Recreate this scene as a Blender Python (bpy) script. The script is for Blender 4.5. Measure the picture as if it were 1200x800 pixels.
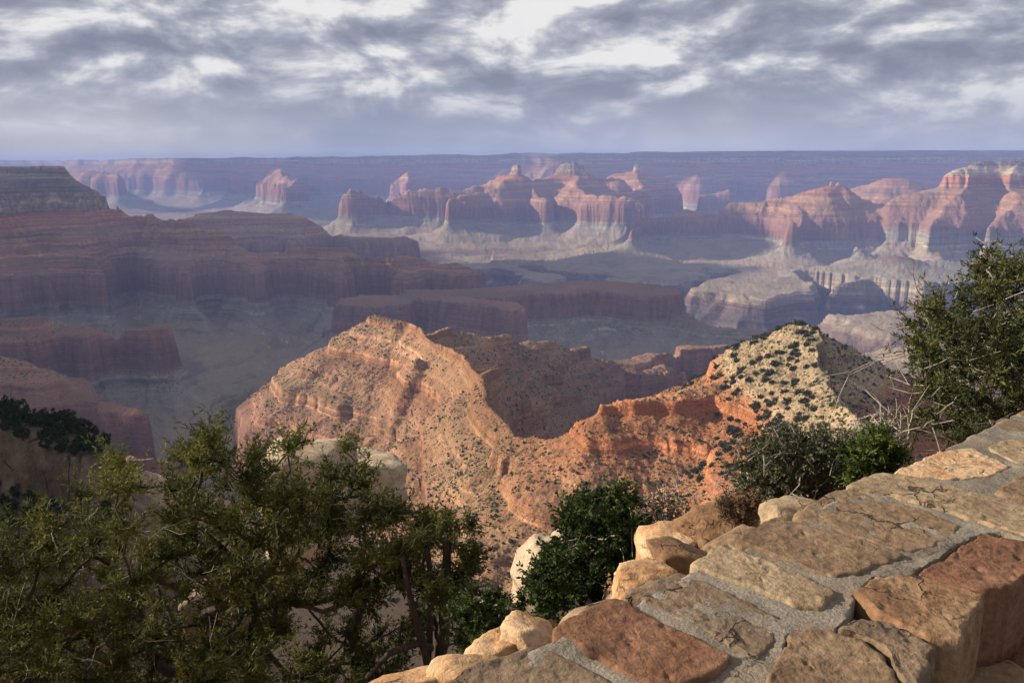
import bpy, bmesh, math, random
import numpy as np
from mathutils import Vector, Matrix

for o in list(bpy.data.objects):
    bpy.data.objects.remove(o)
scene = bpy.context.scene
COL = scene.collection
R = math.radians

# ------------------------------------------------------------------ camera
FPX, PITCH = 935.0, R(12.4)          # focal length in photo pixels (1200 wide), downward tilt
cam_d = bpy.data.cameras.new("camera")
cam = bpy.data.objects.new("camera", cam_d)
COL.objects.link(cam)
cam.location = (0, 0, 0)
cam.rotation_euler = (R(90) - PITCH, 0, 0)
cam_d.sensor_width = 36.0
cam_d.lens = 36.0 * FPX / 1200.0
cam_d.clip_start = 0.05
cam_d.clip_end = 200000.0
scene.camera = cam

# ------------------------------------------------------------------ light
SUN_AZ, SUN_EL = -80.0, 22.0         # degrees clockwise from the view direction (+Y); elevation
sun_dir = Vector((math.sin(R(SUN_AZ)) * math.cos(R(SUN_EL)), math.cos(R(SUN_AZ)) * math.cos(R(SUN_EL)), math.sin(R(SUN_EL))))
sun_d = bpy.data.lights.new("sun", 'SUN')
sun_d.energy = 5.0
sun_d.angle = R(0.53)
sun_d.color = (1.0, 0.84, 0.66)
sun = bpy.data.objects.new("sun", sun_d)
COL.objects.link(sun)
sun.rotation_euler = (-sun_dir).to_track_quat('-Z', 'Y').to_euler()

world = bpy.data.worlds.new("World")
scene.world = world
world.use_nodes = True
def build_world():
    nt = world.node_tree
    N, L = nt.nodes, nt.links
    N.clear()
    def nd(t, **kw):
        n = N.new(t)
        for k, v in kw.items():
            setattr(n, k, v)
        return n
    def math_(op, a, b=None, clamp=False):
        n = nd('ShaderNodeMath', operation=op, use_clamp=clamp)
        for i, v in enumerate((a, b)):
            if v is None: continue
            if isinstance(v, (int, float)): n.inputs[i].default_value = v
            else: L.new(v, n.inputs[i])
        return n.outputs[0]
    def noise(vec, scale, detail, rough=0.55, dist=0.0):
        n = nd('ShaderNodeTexNoise')
        n.inputs['Scale'].default_value = scale
        n.inputs['Detail'].default_value = detail
        n.inputs['Roughness'].default_value = rough
        n.inputs['Distortion'].default_value = dist
        L.new(vec, n.inputs['Vector'])
        return n.outputs['Fac']
    def ramp(fac, stops):
        n = nd('ShaderNodeValToRGB')
        cr = n.color_ramp
        while len(cr.elements) < len(stops): cr.elements.new(0.5)
        for e, (p, c) in zip(cr.elements, stops):
            e.position = p
            e.color = (*c, 1) if len(c) == 3 else c
        L.new(fac, n.inputs[0])
        return n.outputs[0]
    def mix(fac, a, b, mode='MIX'):
        n = nd('ShaderNodeMix', data_type='RGBA', blend_type=mode)
        if isinstance(fac, (int, float)): n.inputs[0].default_value = fac
        else: L.new(fac, n.inputs[0])
        for i, v in ((6, a), (7, b)):
            if isinstance(v, tuple): n.inputs[i].default_value = (*v, 1)
            else: L.new(v, n.inputs[i])
        return n.outputs[2]
    def maprange(v, a, b, c=0.0, d=1.0):
        n = nd('ShaderNodeMapRange', interpolation_type='SMOOTHSTEP')
        L.new(v, n.inputs[0])
        for i, x in zip((1, 2, 3, 4), (a, b, c, d)): n.inputs[i].default_value = x
        return n.outputs[0]
    sky = nd('ShaderNodeTexSky', sky_type='NISHITA')
    sky.sun_disc = False
    sky.sun_elevation = R(SUN_EL)
    sky.sun_rotation = R(SUN_AZ)
    sky.altitude = 2200
    blue = mix(1.0, sky.outputs[0], (0.10, 0.10, 0.10), 'MULTIPLY')
    tc = nd('ShaderNodeTexCoord')
    sep = nd('ShaderNodeSeparateXYZ')
    L.new(tc.outputs['Generated'], sep.inputs[0])
    zc = math_('MAXIMUM', sep.outputs[2], 0.0)
    # layered cumulus: broad banks, billows lit from the sun's side and from above, grey undersides
    def coords(sc, off=(0, 0, 0)):
        m = nd('ShaderNodeVectorMath', operation='MULTIPLY_ADD')
        L.new(tc.outputs['Generated'], m.inputs[0]); m.inputs[1].default_value = (-sc[0], sc[1], sc[2]); m.inputs[2].default_value = (off[0] + .193, off[1], off[2])
        return m.outputs[0]
    BS, PS = (1.0, 1.0, 3.2), (1.0, 1.0, 2.3)
    big = noise(coords(BS, (2.3, .7, 0.45)), 3.0, 4, .5, .5)
    bank = noise(coords((1.0, 1.0, 7.0), (5.1, 3.7, 1.0)), 2.6, 5, .55, .3)
    puff = noise(coords(PS, (.4, 1.9, 0)), 8.0, 12, .58, .35)
    lift = (.4 + .012, 1.9, .045)
    puff2 = noise(coords(PS, lift), 8.0, 12, .58, .35)
    mass = math_('ADD', math_('MULTIPLY', big, .50), math_('ADD', math_('MULTIPLY', bank, .28), math_('MULTIPLY', puff, .22)))
    relief = math_('MULTIPLY', math_('SUBTRACT', puff, puff2), .9)
    high = maprange(zc, .02, .22, .045, -.035)
    tone = math_('ADD', math_('SUBTRACT', mass, relief), high)
    lit = ramp(tone, [(0.0, (1.0, .99, .97)), (.385, (.96, .95, .94)), (.435, (.74, .74, .76)), (.485, (.50, .52, .585)), (.55, (.35, .375, .455)), (.64, (.26, .28, .36))])
    cover = maprange(math_('ADD', mass, high), .335, .385)
    clouds = mix(cover, blue, lit)
    # rain veils and distance under the deck toward the horizon
    veil_n = noise(coords((1.0, 1.0, .6), (.2, .4, 0)), 3.0, 3, .5, 0.0)
    veil_c = ramp(veil_n, [(.36, (.72, .72, .73)), (.48, (.52, .55, .63)), (.62, (.40, .44, .54))])
    low = maprange(zc, .01, .115, .95, 0.0)
    col = mix(low, clouds, veil_c)
    bg = nd('ShaderNodeBackground')
    L.new(col, bg.inputs[0])
    bg.inputs[1].default_value = 0.43
    out = nd('ShaderNodeOutputWorld')
    L.new(bg.outputs[0], out.inputs[0])
build_world()
scene.view_settings.view_transform = 'Standard'
scene.view_settings.look = 'None'
scene.view_settings.exposure = 1.04
scene.view_settings.gamma = 1.0
scene.view_settings.use_curve_mapping = False
scene.render.engine = 'CYCLES'
scene.cycles.use_denoising = True
scene.cycles.max_bounces = 4
scene.cycles.diffuse_bounces = 2
scene.cycles.volume_bounces = 0
scene.cycles.transparent_max_bounces = 8

# ------------------------------------------------------------------ pixel helpers: a photo pixel is a direction, the distance is given
def ray(px, py):
    x, y = (px - 600) / FPX, -(py - 400) / FPX
    return Vector((x, math.cos(PITCH) + y * math.sin(PITCH), -math.sin(PITCH) + y * math.cos(PITCH)))
def at(px, py, D):
    r = ray(px, py)
    return r * (D / r.y)
def on_z(px, py, z):
    r = ray(px, py)
    return r * (z / r.z)

# ------------------------------------------------------------------ numpy noise
def _hash(ix, iy, seed):
    h = (ix * 374761393 + iy * 668265263 + seed * 1442695041) & 0xffffffff
    h = ((h ^ (h >> 13)) * 1274126177) & 0xffffffff
    return h ^ (h >> 16)
_ANG = np.linspace(0, 2 * np.pi, 257)[:-1]
_GX, _GY = np.cos(_ANG).astype(np.float32), np.sin(_ANG).astype(np.float32)
def gnoise(x, y, seed=0):
    fx, fy = np.floor(x), np.floor(y)
    ix, iy = fx.astype(np.int64), fy.astype(np.int64)
    dx, dy = (x - fx).astype(np.float32), (y - fy).astype(np.float32)
    sx = dx * dx * dx * (dx * (dx * 6 - 15) + 10)
    sy = dy * dy * dy * (dy * (dy * 6 - 15) + 10)
    def corner(ox, oy):
        h = _hash(ix + ox, iy + oy, seed) & 255
        return _GX[h] * (dx - ox) + _GY[h] * (dy - oy)
    a = corner(0, 0); a += (corner(1, 0) - a) * sx
    b = corner(0, 1); b += (corner(1, 1) - b) * sx
    return (a + (b - a) * sy) * 1.45
def fbm(x, y, octaves, seed=0, gain=0.5):
    s, a, t = 0.0, 1.0, 0.0
    for k in range(octaves):
        s = s + a * gnoise(x, y, seed + k * 17)
        t += a; a *= gain; x = x * 2.03 + 11.7; y = y * 2.03 - 5.3
    return s / t
def sstep(x, a, b):
    t = np.clip((x - a) / (b - a), 0, 1)
    return t * t * (3 - 2 * t)

# ------------------------------------------------------------------ strata: horizontal run u <-> elevation z (metres below the rim)
def profile(layers, z0=0.0, flat_top=True):
    us, zs = [0.0], [z0]
    for th, deg in layers:
        us.append(us[-1] + th / math.tan(R(deg))); zs.append(zs[-1] - th)
    return np.array(us), np.array(zs)
TAIL = [(160, 81), (22, 38), (14, 66), (34, 33), (50, 24), (70, 15), (45, 8), (45, 3), (200, 0.6)]
STD = profile([(22, 74), (14, 36), (20, 70), (34, 42), (48, 33), (32, 44), (110, 77), (90, 27)] +
              [(13, 70), (29, 27)] * 6 + TAIL)
# the rim ridges: cream ledges weathered to a slope, red ledges below
NEAR = profile([(8, 38), (12, 70), (20, 40), (14, 70), (146, 41), (5, 66), (17, 27), (5, 66), (17, 27), (5, 66), (17, 27), (5, 66), (17, 27), (16, 70), (20, 27), (14, 68), (42, 27)] +
               [(18, 76), (22, 27), (6, 70), (24, 26), (22, 78), (30, 26), (8, 70), (26, 25), (26, 78), (28, 25), (10, 72), (20, 25)] + TAIL)
SPUR = profile([(5, 30), (6, 38), (14, 80), (9, 42), (12, 78), (100, 62), (101, 50), (16, 66), (20, 27), (14, 64), (42, 27)] +
               [(7, 66), (27, 27)] * 8 + TAIL, z0=-62)
RIM = profile([(.7, 30), (1.2, 34), (3, 50), (4, 40), (9, 74), (25, 52), (12, 74), (40, 48), (10, 74), (104, 46), (67.45, 33), (16, 66), (20, 27), (14, 64), (42, 27)] +
              [(7, 66), (27, 27)] * 7 + TAIL, z0=-1.65)
SLOPE = profile([(300, 22), (60, 6), (90, 1.5)], z0=-700)
TONTO = profile([(120, 17), (120, 10), (60, 1.3), (200, .6)], z0=-720)
def u_of(prof, z):
    return float(np.interp(-z, -prof[1], prof[0]))

# ridges: name, profile, dip (metres the layers stand higher there), points (px, py, distance), k on the left/right of the
# walking direction (0 = level plateau on that side), half width of the flat crest, warp scale
RIDGES = []
def ridge(name, prof, pts, dip=0.0, kl=1.0, kr=1.0, w=0.0, warp=1.0, world=False, soff=0.0):
    P = []
    if dip: prof = (prof[0], prof[1] + dip * np.clip((prof[1] + 1000) / 500, 0, 1))
    for p in pts:
        if world:
            v = Vector(p[:3])
        else:
            v = at(*p[:3])
        P.append((v.x, v.y, u_of(prof, v.z)))
    RIDGES.append(dict(name=name, prof=prof, dip=dip, P=P, kl=kl, kr=kr, w=w, warp=warp, soff=soff))

# --- the ground we stand on and the rim to both sides; unseen left bend shaped to shade the spur
ridge('rim', RIM, [(-1500, 900, -1.65), (-800, 560, -1.65), (-430, 430, -1.65), (-295, 310, -1.65), (-262, 190, -1.65), (-205, 60, -1.65), (-120, -25, -1.65), (-30, -6, -1.65), (-4, 0.6, -1.65), (0.4, 1.9, -1.65), (2.4, 3.5, -1.65), (4.5, 4.0, -1.65),
                   (12, 3, -1.65), (60, -30, -1.65), (300, -200, -1.65), (900, -500, -1.65)], kl=1.0, kr=0.0, warp=0.0, world=True)
# --- ridge from the rim to the cream butte
ridge('cream_butte', NEAR, [(1400, 900, 60), (1150, 690, 380), (1040, 570, 560), (1005, 522, 690), (985, 480, 780), (974, 448, 860)], kl=1.0, kr=2.6, warp=.5)
ridge('cream_butte', NEAR, [(985, 480, 780), (970, 440, 880), (958, 402, 980), (938, 377, 1060)], kl=1.0, kr=7.0, warp=.5)
ridge('cream_butte', NEAR, [(930, 379, 1062), (905, 386, 1078)], kl=2.2, kr=2.2, warp=.5)
ridge('cream_butte', NEAR, [(900, 388, 1080), (880, 396, 1085), (850, 412, 1090), (832, 428, 1085)], kl=1.15, kr=1.6, warp=.5)
ridge('red_shoulder', NEAR, [(850, 452, 990), (815, 456, 985), (760, 467, 975), (703, 476, 965)], kl=1.0, kr=1.6, w=6, warp=.5)
ridge('red_shoulder', NEAR, [(703, 476, 965), (668, 497, 990), (640, 516, 1015), (606, 518, 1050)], kl=1.0, kr=1.3, warp=.25)
# --- the sunlit ridge
ridge('sunlit_ridge', NEAR, [(606, 518, 1050), (592, 495, 1120), (574, 474, 1210), (561, 454, 1320), (563, 440, 1420)], kl=1.25, kr=2.2, w=3, warp=.25)
ridge('sunlit_ridge', NEAR, [(563, 440, 1420), (545, 420, 1600), (510, 403, 1740), (500, 392, 1830), (480, 379, 1960), (440, 371, 2060)], kl=1.75, kr=2.2, w=3, warp=.25)
ridge('sunlit_ridge', NEAR, [(563, 440, 1420), (587, 431, 1500)], kl=2.1, kr=2.2, w=4, warp=.2)
ridge('sunlit_ridge', NEAR, [(505, 393, 1820), (526, 384, 1900)], kl=2.1, kr=2.2, w=8, warp=.2)
ridge('sunlit_ridge', NEAR, [(470, 378, 1990), (440, 371, 2060)], kl=1.7, kr=1.7, w=20, warp=.25)
ridge('sunlit_ridge', NEAR, [(440, 371, 2060), (418, 386, 2140), (402, 398, 2180)], kl=2.2, kr=2.0, warp=.25)
ridge('sunlit_ridge', NEAR, [(490, 418, 1700), (462, 438, 1740), (446, 452, 1755)], kl=2.0, kr=1.7, warp=.25)
# arm on the shaded side with the cliff
ridge('shaded_arm', NEAR, [(530, 384, 1900), (580, 398, 2080), (640, 408, 2250), (690, 424, 2330), (720, 436, 2360), (800, 446, 2400)], kl=1.0, kr=0.9, w=10, warp=.4)
ridge('shaded_arm', NEAR, [(690, 424, 2330), (745, 430, 2500), (790, 412, 2700), (850, 424, 2750)], kl=1.0, kr=1.0, w=25, warp=.4)
# --- wooded spur under the rim on the shaded side
ridge('wooded_spur', SPUR, [(-420, 390, 330), (-120, 458, 262), (-20, 488, 228), (50, 504, 214), (98, 530, 204)], kl=1.0, kr=1.0, w=7, warp=.1)
# --- shaded mesas
ridge('tall_mesa', STD, [(-700, 188, 5600), (-200, 192, 5300), (0, 196, 5200), (38, 195, 5200)], w=110)
ridge('tall_mesa', STD, [(38, 196, 5200), (70, 216, 5230), (100, 241, 5280), (125, 250, 5350), (165, 257, 5420), (200, 258, 5400), (218, 263, 5350),
                         (235, 277, 5280), (262, 288, 5200)], kl=1.2, kr=1.0)
ridge('tall_mesa', STD, [(0, 250, 5000), (30, 285, 4750), (60, 300, 4600)])
ridge('stepped_mesa', STD, [(250, 296, 5150), (300, 303, 5000), (330, 300, 4950), (345, 292, 4900), (395, 291, 4900), (422, 305, 4850), (482, 306, 4850), (522, 314, 4780), (545, 320, 4700)], w=50)
ridge('tall_mesa', STD, [(100, 241, 5280), (110, 285, 4900), (118, 309, 4680)])
ridge('tall_mesa', STD, [(200, 258, 5400), (214, 290, 5000), (224, 312, 4780)])
ridge('stepped_mesa', STD, [(300, 303, 5000), (288, 317, 4700)], w=20)
ridge('stepped_mesa', STD, [(395, 291, 4900), (400, 312, 4620), (404, 322, 4520)], w=10)
ridge('stepped_mesa', STD, [(482, 306, 4850), (474, 320, 4600)], w=20)
ridge('back_mesa', STD, [(222, 268, 7000), (240, 251, 7000), (270, 246, 7000), (310, 250, 7050), (335, 252, 7100), (360, 266, 7100), (400, 281, 7100)], w=40)
ridge('back_mesa', STD, [(400, 281, 7100), (440, 279, 6900), (472, 277, 6800)], w=60)
ridge('red_cliff_mesa', STD, [(-300, 372, 3100), (0, 373, 2950), (66, 369, 2950), (112, 386, 3020), (150, 384, 3060), (195, 396, 3060)], w=25, kr=1.1)
ridge('red_block', STD, [(-300, 400, 2250), (0, 420, 2150), (60, 440, 2120), (112, 470, 2080), (140, 489, 1990), (172, 489, 1960)], w=4)
ridge('red_block', STD, [(-100, 520, 1700), (100, 535, 1660), (200, 539, 1640)], w=6)
# --- mid mesa
ridge('mid_mesa', STD, [(440, 352, 3900), (480, 345, 4150), (560, 343, 4250), (640, 339, 4350), (705, 334, 4450), (760, 341, 4300)], w=190, warp=.6)
ridge('mid_mesa', STD, [(500, 347, 4050), (540, 352, 3820), (600, 357, 3640)], w=90, warp=.6)
ridge('mid_mesa', STD, [(470, 350, 3950), (520, 345, 4020)], w=0, warp=.6)
ridge('low_bench', STD, [(770, 352, 4250), (830, 385, 3900), (880, 388, 3850)], w=50, warp=.6)
# --- pale sunlit slope
ridge('pale_slope', SLOPE, [(1500, 300, 3100), (1250, 350, 3200), (1150, 386, 3300), (1095, 402, 3400), (1040, 424, 3500), (1000, 438, 3600)], kl=1, kr=1, w=10, warp=.3, soff=-190)
# --- platform hill and far buttes
ridge('pyramid_hill', TONTO, [(1000, 318, 6900), (1058, 299, 6800), (1090, 306, 6900), (1200, 310, 7000)], w=0)
ridge('pyramid_hill', TONTO, [(1058, 299, 6800), (1070, 330, 6450)], w=0)
ridge('split_butte', STD, [(858, 241, 9300), (900, 237, 9200), (940, 229, 9100), (958, 222, 9050), (972, 213, 9000), (988, 214, 9000), (1008, 226, 8950), (1030, 240, 8800), (1052, 258, 8600)], dip=70, w=10)
ridge('split_butte', STD, [(990, 222, 8900), (1005, 268, 8300), (1015, 285, 7800)], dip=70)
ridge('split_butte', STD, [(940, 232, 9000), (945, 262, 8400), (925, 278, 8000)], dip=70)
ridge('split_butte', STD, [(1040, 252, 8700), (1062, 282, 8000)], dip=70)
ridge('dark_mesa', STD, [(735, 262, 9300), (762, 256, 9300), (796, 245, 9300), (830, 252, 9300), (862, 262, 9200), (900, 268, 9000)], dip=40, w=40)
ridge('dark_mesa', STD, [(740, 262, 9300), (735, 272, 8600)], dip=40, w=20)
ridge('pink_butte', STD, [(1008, 224, 11500), (1038, 208, 11500), (1056, 207, 11500), (1080, 222, 11500)], dip=120)
ridge('red_wall_butte', STD, [(1075, 232, 9000), (1092, 214, 8700), (1102, 193, 8600), (1110, 189, 8600), (1118, 195, 8600), (1135, 186, 8700), (1165, 178, 8900), (1200, 177, 9000), (1330, 178, 9000)], dip=60, w=10, soff=-115)
ridge('red_wall_butte', STD, [(1135, 190, 8650), (1120, 225, 8200), (1095, 260, 7700)], dip=60, soff=-115)
ridge('red_wall_butte', STD, [(1200, 182, 8800), (1190, 235, 7900), (1170, 268, 7500)], dip=60, soff=-115)
ridge('twin_temples', STD, [(400, 262, 12300), (420, 244, 12300), (440, 251, 12300), (482, 243, 12200), (540, 236, 12200), (562, 225, 12200), (590, 213, 12200), (606, 194, 12200), (620, 213, 12200),
                            (648, 199, 12200), (660, 191, 12200), (674, 188, 12200), (688, 197, 12200), (705, 214, 12200), (735, 226, 12000)], dip=160, kl=1.35, kr=1.3, warp=.6)
ridge('twin_temples', STD, [(674, 194, 12200), (682, 225, 11300), (700, 238, 10700), (760, 243, 10300)], dip=160, w=20)
ridge('twin_temples', STD, [(606, 201, 12200), (585, 225, 11400), (530, 240, 10900)], dip=160)
ridge('twin_temples', STD, [(620, 213, 12200), (640, 240, 11000)], dip=160)
ridge('cream_temple', STD, [(712, 222, 13200), (733, 206, 13200), (747, 190, 13200), (760, 203, 13200), (778, 218, 13200), (792, 236, 12800)], dip=190, kl=1.35, kr=1.3, warp=.6)
ridge('cream_temple', STD, [(747, 198, 13200), (750, 226, 12200)], dip=190)
ridge('white_step_butte', STD, [(820, 240, 13200), (838, 226, 13300), (850, 221, 13300), (866, 230, 13200)], dip=190)
# --- the far rim, plateau beyond
ridge('far_rim', STD, [(-900, 190, 26500), (-200, 192, 27000), (60, 194, 30000), (128, 193, 27000), (150, 190, 24000), (250, 187, 22500), (400, 185, 20500), (600, 181, 19000), (800, 178, 17600), (880, 177, 17200),
                       (1000, 177, 16800), (1200, 176, 16500), (1500, 176, 16000), (2500, 176, 15000)], dip=330, kl=0.0, kr=1.0, warp=5)
ridge('far_rim', STD, [(70, 196, 26000), (95, 199, 21000), (140, 215, 19000)], dip=330, warp=1.5)
ridge('far_rim', STD, [(300, 187, 21000), (330, 205, 17500), (345, 225, 15500)], dip=300, warp=2)
ridge('far_rim', STD, [(480, 184, 19500), (470, 215, 16500)], dip=300, warp=2)
ridge('far_rim', STD, [(830, 179, 17000), (815, 195, 15800), (810, 215, 14800)], dip=330, warp=2)
ridge('far_rim', STD, [(930, 178, 16800), (920, 205, 14600)], dip=300, warp=2)

NAMES = []
for r_ in RIDGES:
    if r_['name'] not in NAMES: NAMES.append(r_['name'])

def wpt(px, D):
    v = at(px, 400, D); return (v.x, v.y)
RIVERS = [([wpt(1500, 6000), wpt(1150, 6050), wpt(1060, 5950), wpt(980, 5900), wpt(900, 5550), wpt(850, 5350), wpt(805, 5700), wpt(740, 5950), wpt(660, 6050), wpt(600, 6500),
            wpt(540, 7600), wpt(450, 8800), wpt(330, 9800), wpt(180, 11500), wpt(0, 13000), wpt(-300, 15000)], -1440, 1.0),
          ([wpt(880, 5400), wpt(950, 4700), wpt(1030, 4450), wpt(1200, 4200)], -1330, 1.0),
          ([wpt(560, 7200), wpt(470, 5600), wpt(440, 4700), wpt(400, 3800), wpt(330, 2900)], -1220, 0.55),
          ([wpt(660, 6100), wpt(690, 7200), wpt(640, 8400)], -1250, 0.6),
          ([wpt(820, 5700), wpt(800, 6600), wpt(850, 7600)], -1250, 0.6),
          ([wpt(930, 5750), wpt(960, 6700), wpt(985, 7300)], -1220, 0.5)]
RAVINES = [([wpt(168, 5150), wpt(175, 4600), wpt(215, 3900)], 300, 460), ([wpt(70, 4900), wpt(75, 4400), wpt(130, 3700)], 240, 360), ([wpt(255, 4900), wpt(265, 4500), wpt(290, 3900)], 170, 300), ([wpt(345, 4750), wpt(348, 4500), wpt(360, 4000)], 170, 280),
           ([wpt(440, 4750), wpt(440, 4500), wpt(430, 4200)], 150, 240), ([wpt(70, 2900), wpt(118, 2700), wpt(170, 2450)], 110, 150), ([wpt(640, 3950), wpt(655, 3600)], 140, 200),
           ([wpt(700, 4050), wpt(715, 3700)], 80, 110), ([wpt(1000, 8700), wpt(985, 7700)], 340, 170), ([wpt(1075, 8600), wpt(1050, 7600)], 420, 200), ([wpt(1140, 8500), wpt(1135, 7400)], 380, 170)]
GORGE = (np.array([0, 25, 440, 458, 520, 560]), np.array([0, 0, 330, 390, 520, 5000]))

def seg_field(X, Y, P, kl, kr, w, foot=False):
    best = np.full(X.shape, 1e9, np.float32)
    key = np.full(X.shape, 1e9, np.float32)
    if foot: nx = np.zeros(X.shape, np.float32); ny = np.zeros(X.shape, np.float32)
    for (ax, ay, ua), (bx, by, ub) in zip(P[:-1], P[1:]):
        ex, ey = bx - ax, by - ay
        l2 = ex * ex + ey * ey
        dx, dy = X - ax, Y - ay
        t = np.clip((dx * ex + dy * ey) / l2, 0, 1)
        qx, qy = dx - t * ex, dy - t * ey
        d = np.sqrt(qx * qx + qy * qy)
        dd = np.maximum(d - w, 0)
        if kl != kr:                            # the nearest stretch of crest tells the side
            cr = (ex * dy - ey * dx) / math.sqrt(l2)
            kk = d - 2e-3 * np.abs(cr)
            u = ua + (ub - ua) * t + dd * np.where(cr > 0, np.float32(kl), np.float32(kr))
        else:
            u = ua + (ub - ua) * t + dd
            kk = u
        win = kk < key
        key = np.where(win, kk, key)
        best = np.where(win, u, best)
        if foot:
            nx = np.where(win, ax + t * ex, nx); ny = np.where(win, ay + t * ey, ny)
    return (best, nx, ny) if foot else best

def terrain(X, Y):
    X = X.astype(np.float32); Y = Y.astype(np.float32)
    rr = np.sqrt(X * X + Y * Y)
    far = np.clip(rr / 5000, 0.0, 1.6)
    w0x = gnoise(X / 3200, Y / 3200, 41); w0y = gnoise(X / 3200, Y / 3200, 42)
    w1x = gnoise(X / 900, Y / 900, 1); w1y = gnoise(X / 900, Y / 900, 2)
    w2x = gnoise(X / 310, Y / 310, 3); w2y = gnoise(X / 310, Y / 310, 4)
    w3x = gnoise(X / 110, Y / 110, 5); w3y = gnoise(X / 110, Y / 110, 6)
    w4x = gnoise(X / 38, Y / 38, 7); w4y = gnoise(X / 38, Y / 38, 8)
    near_ok = sstep(rr, 60, 500)
    rav = np.zeros(X.shape, np.float32)
    ex, ey = X + 90 * w2x + 26 * w3x, Y + 90 * w2y + 26 * w3y
    for pts_, w_, a_ in RAVINES:
        d_ = seg_field(ex, ey, [(p[0], p[1], 0.0) for p in pts_], 1, 1, 0)
        rav = np.maximum(rav, a_ * np.clip(1 - d_ / w_, 0, 1) ** .8)
    gul = (1 - np.abs(gnoise(X / 240 + 3, Y / 240, 9)) * 2.0) * .5 + (1 - np.abs(gnoise(X / 95, Y / 95 + 9, 10)) * 2.0) * .22
    zbest = np.full(X.shape, -1050, np.float32)
    strat = np.full(X.shape, -1000, np.float32)
    owner = np.full(X.shape, -1, np.int16)
    for rd in RIDGES:
        wa = rd['warp']
        P = rd['P']
        # bounding reach: skip points that this ridge cannot lift above the platform
        pr = rd['prof']
        ax = np.array([p[0] for p in P]); ay = np.array([p[1] for p in P])
        reach = 3200 if rd['name'] != 'far_rim' else 60000
        m = (X > ax.min() - reach) & (X < ax.max() + reach) & (Y > ay.min() - reach) & (Y < ay.max() + reach)
        if not m.any(): continue
        x, y = X[m], Y[m]
        if wa > 0:
            f = np.minimum(far[m] * wa, 1.2)
            w0 = 150 * max(0.0, wa - 1)
            wx = x + w0 * w0x[m] + f * (110 * w1x[m] + 40 * w2x[m]) + near_ok[m] * min(wa * 2, 1) * (26 * w3x[m] * np.minimum(1, .5 + far[m]) * (1 - .65 * sstep(rr[m], 5500, 9500)) + 9 * w4x[m])
            wy = y + w0 * w0y[m] + f * (110 * w1y[m] + 40 * w2y[m]) + near_ok[m] * min(wa * 2, 1) * (26 * w3y[m] * np.minimum(1, .5 + far[m]) * (1 - .65 * sstep(rr[m], 5500, 9500)) + 9 * w4y[m])
        else:
            wx, wy = x, y
        uc = min(p[2] for p in P)
        # gullies run down from the crest and deepen away from it
        if wa > 0:
            u, nx, ny = seg_field(wx, wy, P, rd['kl'], rd['kr'], rd['w'], True)
            gx, gy = nx * .72 + wx * .28, ny * .72 + wy * .28
            big = 1 - 2.2 * np.abs(gnoise(gx / 210, gy / 210, 31))
            mid = 1 - 2.2 * np.abs(gnoise(gx / 62, gy / 62, 32))
            fin = 1 - 2.2 * np.abs(gnoise(gx / 21, gy / 21, 33))
            g = np.clip((u - uc) / (150 + 270 * sstep(rr[m], 1500, 3500)), 0, 1) * near_ok[m]
            sc = .4 + .6 * np.minimum(far[m], 1)
            hx, hy = nx * .25 + wx * .75, ny * .25 + wy * .75
            huge = sstep(rr[m], 8500, 12500) * (1 - 2.2 * np.abs(gnoise(hx / 1500, hy / 1500, 35)))
            sf = 1 - .75 * sstep(rr[m], 5500, 9500)
            wide = sstep(rr[m], 2600, 6000) * (1 - 2.2 * np.abs(gnoise(hx / 620, hy / 620, 34)))
            low = sstep(u, u_of(pr, -770), u_of(pr, -800))          # deeper rills in the soft beds under the big cliff
            u = u + g * (-190 * huge - (120 - 55 * sstep(rr[m], 7000, 9000)) * wide - (62 + 40 * sstep(rr[m], 2400, 3200)) * sc * sf * big + ((24 * low - 14 * (1 - low)) * mid * sc + low * (45 * big * sc + 30 * mid + 13 * fin)) * sf) + g * 5 * fin + g * gul[m] * 30 * sc + rav[m]
        else:
            u = seg_field(wx, wy, P, rd['kl'], rd['kr'], rd['w'])
        z = np.interp(u, pr[0], pr[1]).astype(np.float32)
        cur = zbest[m]
        win = z > cur
        idx = np.flatnonzero(m.ravel())[win.ravel() if win.ndim > 1 else win]
        zbest.ravel()[idx] = z[win]
        strat.ravel()[idx] = z[win] + rd['soff'] - rd['dip'] * np.clip((z[win] + 1000) / (500 + rd['dip']), 0, 1)
        owner.ravel()[idx] = NAMES.index(rd['name'])
    # river gorges cut through the platform
    gx = X + far * (240 * w1x + 130 * w2x) + 24 * w3x
    gy = Y + far * (240 * w1y + 130 * w2y) + 24 * w3y
    for pts, zf, wk in RIVERS:
        P = [(p[0], p[1], 0.0) for p in pts]
        d = seg_field(gx, gy, P, 1, 1, 0)
        g = zf + np.interp(d / wk, GORGE[0], GORGE[1]) + np.minimum(1, d / 200) * 35 * gul
        cut = g < zbest
        g = np.where(cut & (zbest < -890), g, zbest)
        owner[cut & (zbest < -890)] = -1
        strat = np.where(g < zbest, g, strat)
        zbest = np.minimum(zbest, g)
    # swales on the platform, roughness everywhere
    plat = sstep(-zbest, 820, 960)
    zbest = zbest + plat * (16 * w2x + 7 * w3x) * np.minimum(1, far + .2)
    rough = sstep(rr, 6, 300)
    zbest = zbest + rough * (2.6 * w4x * np.minimum(1.5, .5 + far) + 1.1 * gnoise(X / 14, Y / 14, 21))
    zbest = zbest + sstep(rr, 150, 500) * (1 - sstep(rr, 3000, 4000)) * .8 * gnoise(X / 5, Y / 5, 22)
    zbest = zbest + .22 * sstep(rr, 2.2, 6) * (1 - sstep(rr, 60, 300)) * gnoise(X / 1.3, Y / 1.3, 23)
    owner[(zbest < -960)] = -1
    return zbest, strat, owner

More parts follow.
